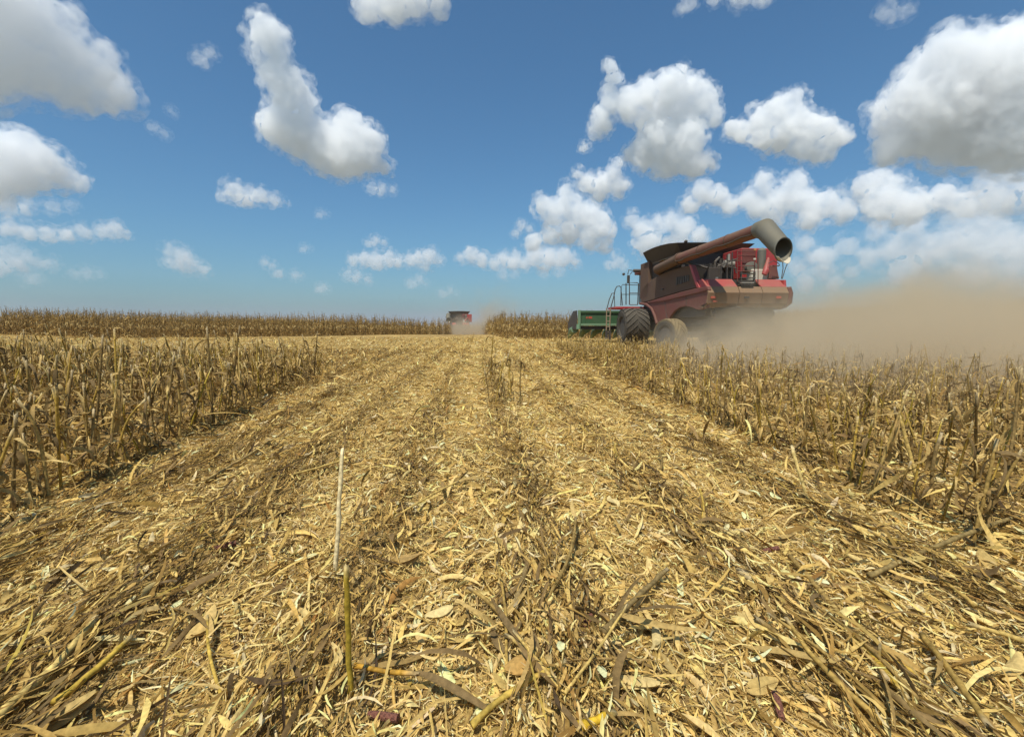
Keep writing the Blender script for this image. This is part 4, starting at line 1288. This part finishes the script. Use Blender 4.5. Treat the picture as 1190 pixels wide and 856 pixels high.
# ------------------------------------------------------------------ summer haze over the plain
hm = bpy.data.materials.new('haze'); hm.use_nodes = True
hm.node_tree.nodes.remove(hm.node_tree.nodes['Principled BSDF'])
hv = hm.node_tree.nodes.new('ShaderNodeVolumePrincipled')
hv.inputs['Color'].default_value = (.58, .61, .69, 1)
hv.inputs['Density'].default_value = 2.2e-4
hm.node_tree.links.new(hv.outputs[0], hm.node_tree.nodes['Material Output'].inputs['Volume'])
b_ = MB(); b_.box2((-9800, -3900, -4.0), (9800, 9800, 130))
tag(b_.build('haze', hm), 'thin summer haze over the whole plain', 'haze', kind='stuff')

# ------------------------------------------------------------------ clouds: cumulus made of scattering volume
def cloud_mat(name, dens, scale, lo, hi):
    """scattering droplets; with scale set, the density is torn into shreds by fractal noise"""
    m = bpy.data.materials.new(name); m.use_nodes = True
    N = m.node_tree.nodes; L = m.node_tree.links; N.remove(N['Principled BSDF'])
    v = N.new('ShaderNodeVolumeScatter')
    v.inputs['Color'].default_value = (.974, .981, .988, 1)
    v.inputs['Density'].default_value = dens
    v.inputs['Anisotropy'].default_value = 0.0
    if scale:
        tc = N.new('ShaderNodeTexCoord')
        nz = N.new('ShaderNodeTexNoise'); nz.inputs['Scale'].default_value = 1.0 / scale; nz.inputs['Detail'].default_value = 5; nz.inputs['Roughness'].default_value = .62
        L.new(tc.outputs['Object'], nz.inputs['Vector'])
        mr = N.new('ShaderNodeMapRange'); mr.interpolation_type = 'SMOOTHSTEP'
        mr.inputs[1].default_value = lo; mr.inputs[2].default_value = hi; mr.inputs[3].default_value = 0; mr.inputs[4].default_value = dens
        L.new(nz.outputs['Fac'], mr.inputs[0]); L.new(mr.outputs[0], v.inputs['Density'])
    L.new(v.outputs[0], N['Material Output'].inputs['Volume'])
    return m

TEX = {}
def cloud_tex(scale, depth):
    key = (round(scale, 2), depth)
    if key not in TEX:
        t = bpy.data.textures.new('cloud noise', 'CLOUDS'); t.noise_scale = scale; t.noise_depth = depth; t.noise_basis = 'BLENDER_ORIGINAL'
        TEX[key] = t
    return TEX[key]

ICO = None
def ico():
    global ICO
    if ICO is None:
        import bmesh
        bm = bmesh.new(); bmesh.ops.create_icosphere(bm, subdivisions=3, radius=1)
        v = np.array([p.co for p in bm.verts]); f = np.array([[q.index for q in t.verts] for t in bm.faces]); bm.free()
        ICO = (v, f)
    return ICO

def cloud(label, puffs, tau=9.0, group='cumulus clouds'):
    """puffs: (px, py, radius in photo px). tau: optical depth across 20 px"""
    g = np.random.default_rng(len(label) * 7 + abs(int(puffs[0][0])))
    cx = sum(p[0] for p in puffs) / len(puffs); cyy = sum(p[1] for p in puffs) / len(puffs)
    ymax = max(p[1] + p[2] for p in puffs)
    el = max(.05, math.atan((HOR - min(ymax, 345)) / F))
    D = min(7500, 700 / math.sin(el))
    u = D / F                                # metres per photo pixel there
    org = at(cx, cyy, D=D); fwd = ray(cx, cyy)
    iv, if_ = ico()
    size = max(p[0] + p[2] for p in puffs) - min(p[0] - p[2] for p in puffs)
    rbar = sorted(p[2] for p in puffs)[len(puffs) // 2]
    deps = [g.uniform(-.45, .45) for _ in puffs]
    def body(name, grow, mat, parent, disp, vox):
        V, Fc, off = [], [], 0
        for (px, py, r), dz in zip(puffs, deps):
            c = at(px, py, D=D) - org + fwd * dz * r * u
            rr = (r * grow[0] + grow[1]) * u
            if rr < .8 * u: continue
            V.append(iv * rr + np.array(c)); Fc.append(if_ + off); off += len(iv)
        o = add_obj(name, make_mesh(name, np.concatenate(V), [np.concatenate(Fc)], smooth=True), mat, parent)
        rm = o.modifiers.new('remesh', 'REMESH'); rm.mode = 'VOXEL'; rm.voxel_size = u * max(vox, size / 170); rm.use_smooth_shade = True
        for (sc, st) in disp:
            d = o.modifiers.new('displace', 'DISPLACE'); d.texture = cloud_tex(sc * u, 2); d.texture_coords = 'LOCAL'; d.strength = st * u; d.mid_level = .5
        return o
    dn = .42 * tau / (max(17, rbar * 1.25) * u)
    big = min(rbar, 14)
    o = body('cloud', (.88, -.6), cloud_mat('cloud core', dn * 1.0, big * 1.0 * u, .33, .60), None, ((big * 1.7, big * 1.0), (big * .7, big * .50), (big * .3, big * .20), (big * .12, big * .08)), .7)
    o.location = org
    if tau > 2:
        body('inner_cloud', (.72, -1.5), cloud_mat('cloud inside', dn * .18, 0, 0, 0), o, ((big * 1.3, big * .6), (big * .5, big * .3)), 1.2)
    body('veil', (1.02, 2.2), cloud_mat('cloud veil', dn * .55, big * .6 * u, .44, .70), o, ((big * 1.2, big * .9), (big * .4, big * .4)), 1.2)
    tag(o, label, 'cloud', group)
    return o

cloud('big grey white cloud reaching in from the top left corner', [(15, 28, 34), (-15, 40, 40), (40, 62, 30), (75, 70, 28), (104, 88, 26), (130, 106, 20), (150, 118, 11), (45, 4, 15), (-40, 0, 50), (-30, 75, 34), (30, 88, 22), (80, 100, 22), (78, 22, 12), (92, 40, 11), (118, 64, 14), (62, 40, 14), (105, 118, 12)], 5)
cloud('domed cloud cut by the left edge of the sky below the big corner cloud', [(-10, 186, 28), (22, 182, 22), (46, 194, 20), (70, 204, 15), (14, 168, 14), (36, 172, 11), (56, 184, 14), (90, 211, 9), (-25, 210, 24), (20, 208, 16), (50, 212, 10)], 6)
cloud('thin grey cloud shelf just under the left domed cloud', [(5, 238, 9), (30, 240, 8), (60, 240, 7), (-20, 238, 10), (82, 239, 5)], 2.5, group='thin clouds')
cloud('long flat cloud low on the far left with bright right end', [(12, 266, 9), (30, 269, 8), (55, 270, 8), (78, 271, 7), (98, 270, 8), (118, 268, 8), (133, 267, 9), (146, 272, 5)], 4)
cloud('pale cloud at the left edge under the long flat cloud', [(10, 296, 11), (28, 303, 10), (45, 305, 8), (58, 305, 7), (-10, 305, 12)], 2.6)
cloud('faint cloud strip lowest on the left', [(88, 318, 6), (100, 317, 7), (115, 318, 5), (40, 322, 6), (30, 324, 6)], 1.6, group='thin clouds')
cloud('tall bright boot shaped cloud left of centre', [(308, 38, 17), (326, 42, 11), (318, 60, 17), (300, 62, 11), (322, 84, 19), (334, 102, 22), (342, 124, 24), (330, 148, 24), (312, 145, 12), (352, 155, 28), (376, 168, 28), (402, 172, 30), (424, 165, 22), (404, 148, 18), (432, 186, 15), (448, 193, 9), (392, 190, 18)], 8)
cloud('small grey tail cloud right below the boot shaped cloud', [(432, 217, 7), (444, 220, 8), (456, 221, 6)], 2.5, group='thin clouds')
cloud('small oval cloud below the boot shaped cloud', [(271, 221, 11), (284, 227, 11), (302, 229, 10), (318, 233, 8), (258, 227, 6), (332, 236, 4)], 4)
cloud('grey cloud cut by the top edge left of centre', [(428, 4, 15), (455, 6, 17), (482, 5, 16), (508, 7, 12), (460, -15, 28), (500, -12, 20)], 4)
cloud('soft ragged cloud low between long flat cloud and boot shaped cloud', [(200, 291, 9), (210, 300, 12), (222, 308, 11), (236, 314, 8), (194, 301, 6)], 2.6)
cloud('faint wisp high left of the boot shaped cloud', [(234, 66, 8), (244, 62, 7), (250, 66, 4), (238, 74, 5)], 1.8, group='thin clouds')
cloud('tiny wisps right of the big corner cloud', [(198, 128, 4), (203, 133, 3), (178, 148, 5), (192, 156, 5), (185, 152, 4)], 1.8, group='thin clouds')
cloud('lone small puff above the low cloud row left of centre', [(428, 282, 5), (436, 280, 7), (446, 282, 5)], 3.5)
cloud('pair of small pale puffs below the small oval cloud', [(308, 305, 6), (316, 309, 6), (324, 318, 6), (343, 320, 6), (350, 321, 4)], 2.4)
cloud('tiny puff beneath the boot shaped cloud', [(372, 248, 5), (378, 249, 4)], 2, group='thin clouds')
cloud('tiny pale puff right of the pair of small puffs', [(353, 288, 5), (359, 289, 4)], 2, group='thin clouds')
cloud('small pale puff low over the left corn', [(372, 334, 6), (378, 335, 6)], 2.2, group='thin clouds')
cloud('row of bright puffs low in the sky left of the centre', [(412, 303, 8), (424, 302, 9), (438, 302, 11), (452, 299, 10), (463, 303, 8), (476, 303, 9), (486, 300, 10), (500, 297, 10), (508, 302, 8), (495, 309, 7)], 4)
cloud('small cloud under the left end of the bright puff row', [(404, 318, 7), (415, 321, 8), (427, 325, 6)], 2.6)
cloud('pale puff under the right end of the bright puff row', [(478, 328, 7), (488, 325, 8), (494, 330, 5)], 1.8, group='thin clouds')
cloud('pale puff right above the distant harvester', [(514, 340, 6), (524, 338, 6), (530, 342, 4)], 1.7, group='thin clouds')
cloud('flat bottomed bright cloud low in the middle of the sky', [(536, 301, 7), (548, 297, 11), (560, 302, 10), (574, 305, 8), (586, 300, 10), (598, 302, 11), (610, 306, 11), (622, 298, 13), (640, 300, 14), (655, 299, 13), (668, 304, 8), (632, 309, 9)], 4)
cloud('soft grey cloud hanging under the flat bottomed bright cloud', [(585, 318, 8), (597, 318, 6), (650, 315, 8), (632, 318, 6)], 1.6, group='thin clouds')
cloud('small round puff left of the towering cloud', [(606, 262, 7), (615, 266, 5), (599, 272, 5)], 4)
cloud('towering cloud left of the harvester with bumpy left flank', [(632, 240, 13), (645, 242, 14), (658, 222, 10), (662, 240, 17), (680, 252, 19), (694, 262, 18), (708, 270, 9), (645, 258, 15), (662, 268, 18), (684, 276, 15), (702, 282, 11), (640, 275, 12), (620, 283, 10)], 6)
cloud('ragged cloud tucked under the big white cloud', [(672, 202, 7), (684, 213, 13), (702, 214, 15), (718, 218, 12), (712, 202, 10), (717, 190, 7), (698, 227, 10)], 6)
cloud('big white cloud with a thin horn at its upper left', [(711, 78, 7), (713, 92, 8), (708, 108, 10), (712, 120, 13), (700, 138, 13), (695, 152, 11), (732, 120, 18), (752, 112, 18), (776, 106, 20), (790, 86, 8), (802, 104, 17), (818, 118, 16), (828, 132, 11), (765, 138, 24), (790, 145, 24), (768, 162, 22), (796, 166, 22), (750, 178, 20), (775, 186, 20), (805, 186, 18), (822, 190, 10), (733, 178, 10)], 8)
cloud('tiny separate puff at the left foot of the horned cloud', [(679, 170, 6), (683, 173, 4)], 5)
cloud('mid sized cloud between the horned cloud and the right cloud', [(925, 112, 9), (916, 124, 14), (902, 134, 17), (884, 140, 15), (866, 152, 13), (850, 150, 9), (920, 146, 20), (942, 150, 16), (958, 146, 12), (972, 160, 12), (932, 170, 16), (956, 172, 14), (905, 160, 16), (886, 160, 13)], 7)
cloud('largest cloud at the right edge with grey flat base', [(1104, 46, 13), (1100, 62, 19), (1122, 66, 22), (1150, 76, 26), (1186, 58, 22), (1200, 92, 45), (1080, 92, 24), (1060, 108, 20), (1044, 120, 17), (1028, 136, 13), (1100, 114, 42), (1066, 142, 32), (1018, 150, 7), (1112, 146, 36), (1152, 136, 42), (1200, 140, 42), (1040, 170, 17), (1010, 130, 5)], 9)
cloud('cloud directly above the tank of the big harvester', [(735, 256, 10), (748, 266, 14), (762, 262, 12), (778, 258, 13), (795, 266, 14), (812, 272, 10), (752, 284, 16), (785, 284, 18)], 4.5)
cloud('bright cloud bank above the unloading spout', [(800, 236, 12), (816, 224, 14), (832, 228, 13), (848, 238, 12), (872, 230, 13), (888, 214, 13), (884, 236, 16), (906, 234, 18), (922, 214, 13), (930, 232, 16), (950, 240, 15), (966, 232, 12), (900, 252, 14), (940, 255, 14), (980, 245, 12)], 5)
cloud('bright bumpy cloud under the largest right cloud', [(1004, 218, 14), (1022, 210, 13), (1040, 216, 12), (1028, 236, 20), (1052, 240, 19), (1072, 238, 15), (1094, 230, 14), (1108, 236, 13), (1126, 230, 10), (1120, 244, 10), (1140, 238, 8)], 5)
cloud('grey hazy cloud at the right edge under the largest one', [(1150, 214, 14), (1168, 212, 14), (1190, 214, 16), (1165, 232, 15), (1188, 236, 15), (1205, 225, 20)], 3)
cloud('dim hazy cloud bank low at the right over the dust', [(985, 285, 12), (960, 300, 12), (1020, 268, 12), (1060, 268, 14), (1110, 262, 14), (1150, 260, 16), (1010, 300, 14), (1040, 290, 18), (1070, 295, 18), (1100, 285, 20), (1135, 290, 20), (1170, 285, 22), (1200, 295, 22), (990, 315, 10), (1130, 315, 20), (1180, 318, 20), (1050, 318, 16), (1085, 322, 14)], 2.6, group='thin clouds')
cloud('faint cloud column just right of the spout', [(935, 284, 11), (946, 298, 12), (930, 308, 12), (955, 318, 12), (938, 330, 11), (968, 330, 10)], 2.2, group='thin clouds')
cloud('small pale cloud left of the tank of the big harvester', [(714, 296, 6), (718, 305, 9), (724, 311, 7), (708, 308, 6)], 3)
cloud('thin grey cloud cut by the top edge right of centre', [(800, 3, 8), (792, 10, 6), (860, -6, 12), (885, -4, 9), (835, -8, 10)], 2.2, group='thin clouds')
cloud('faint grey wisp at the top right', [(1030, 12, 8), (1042, 18, 8), (1052, 14, 7), (1036, 4, 7)], 1.5, group='thin clouds')
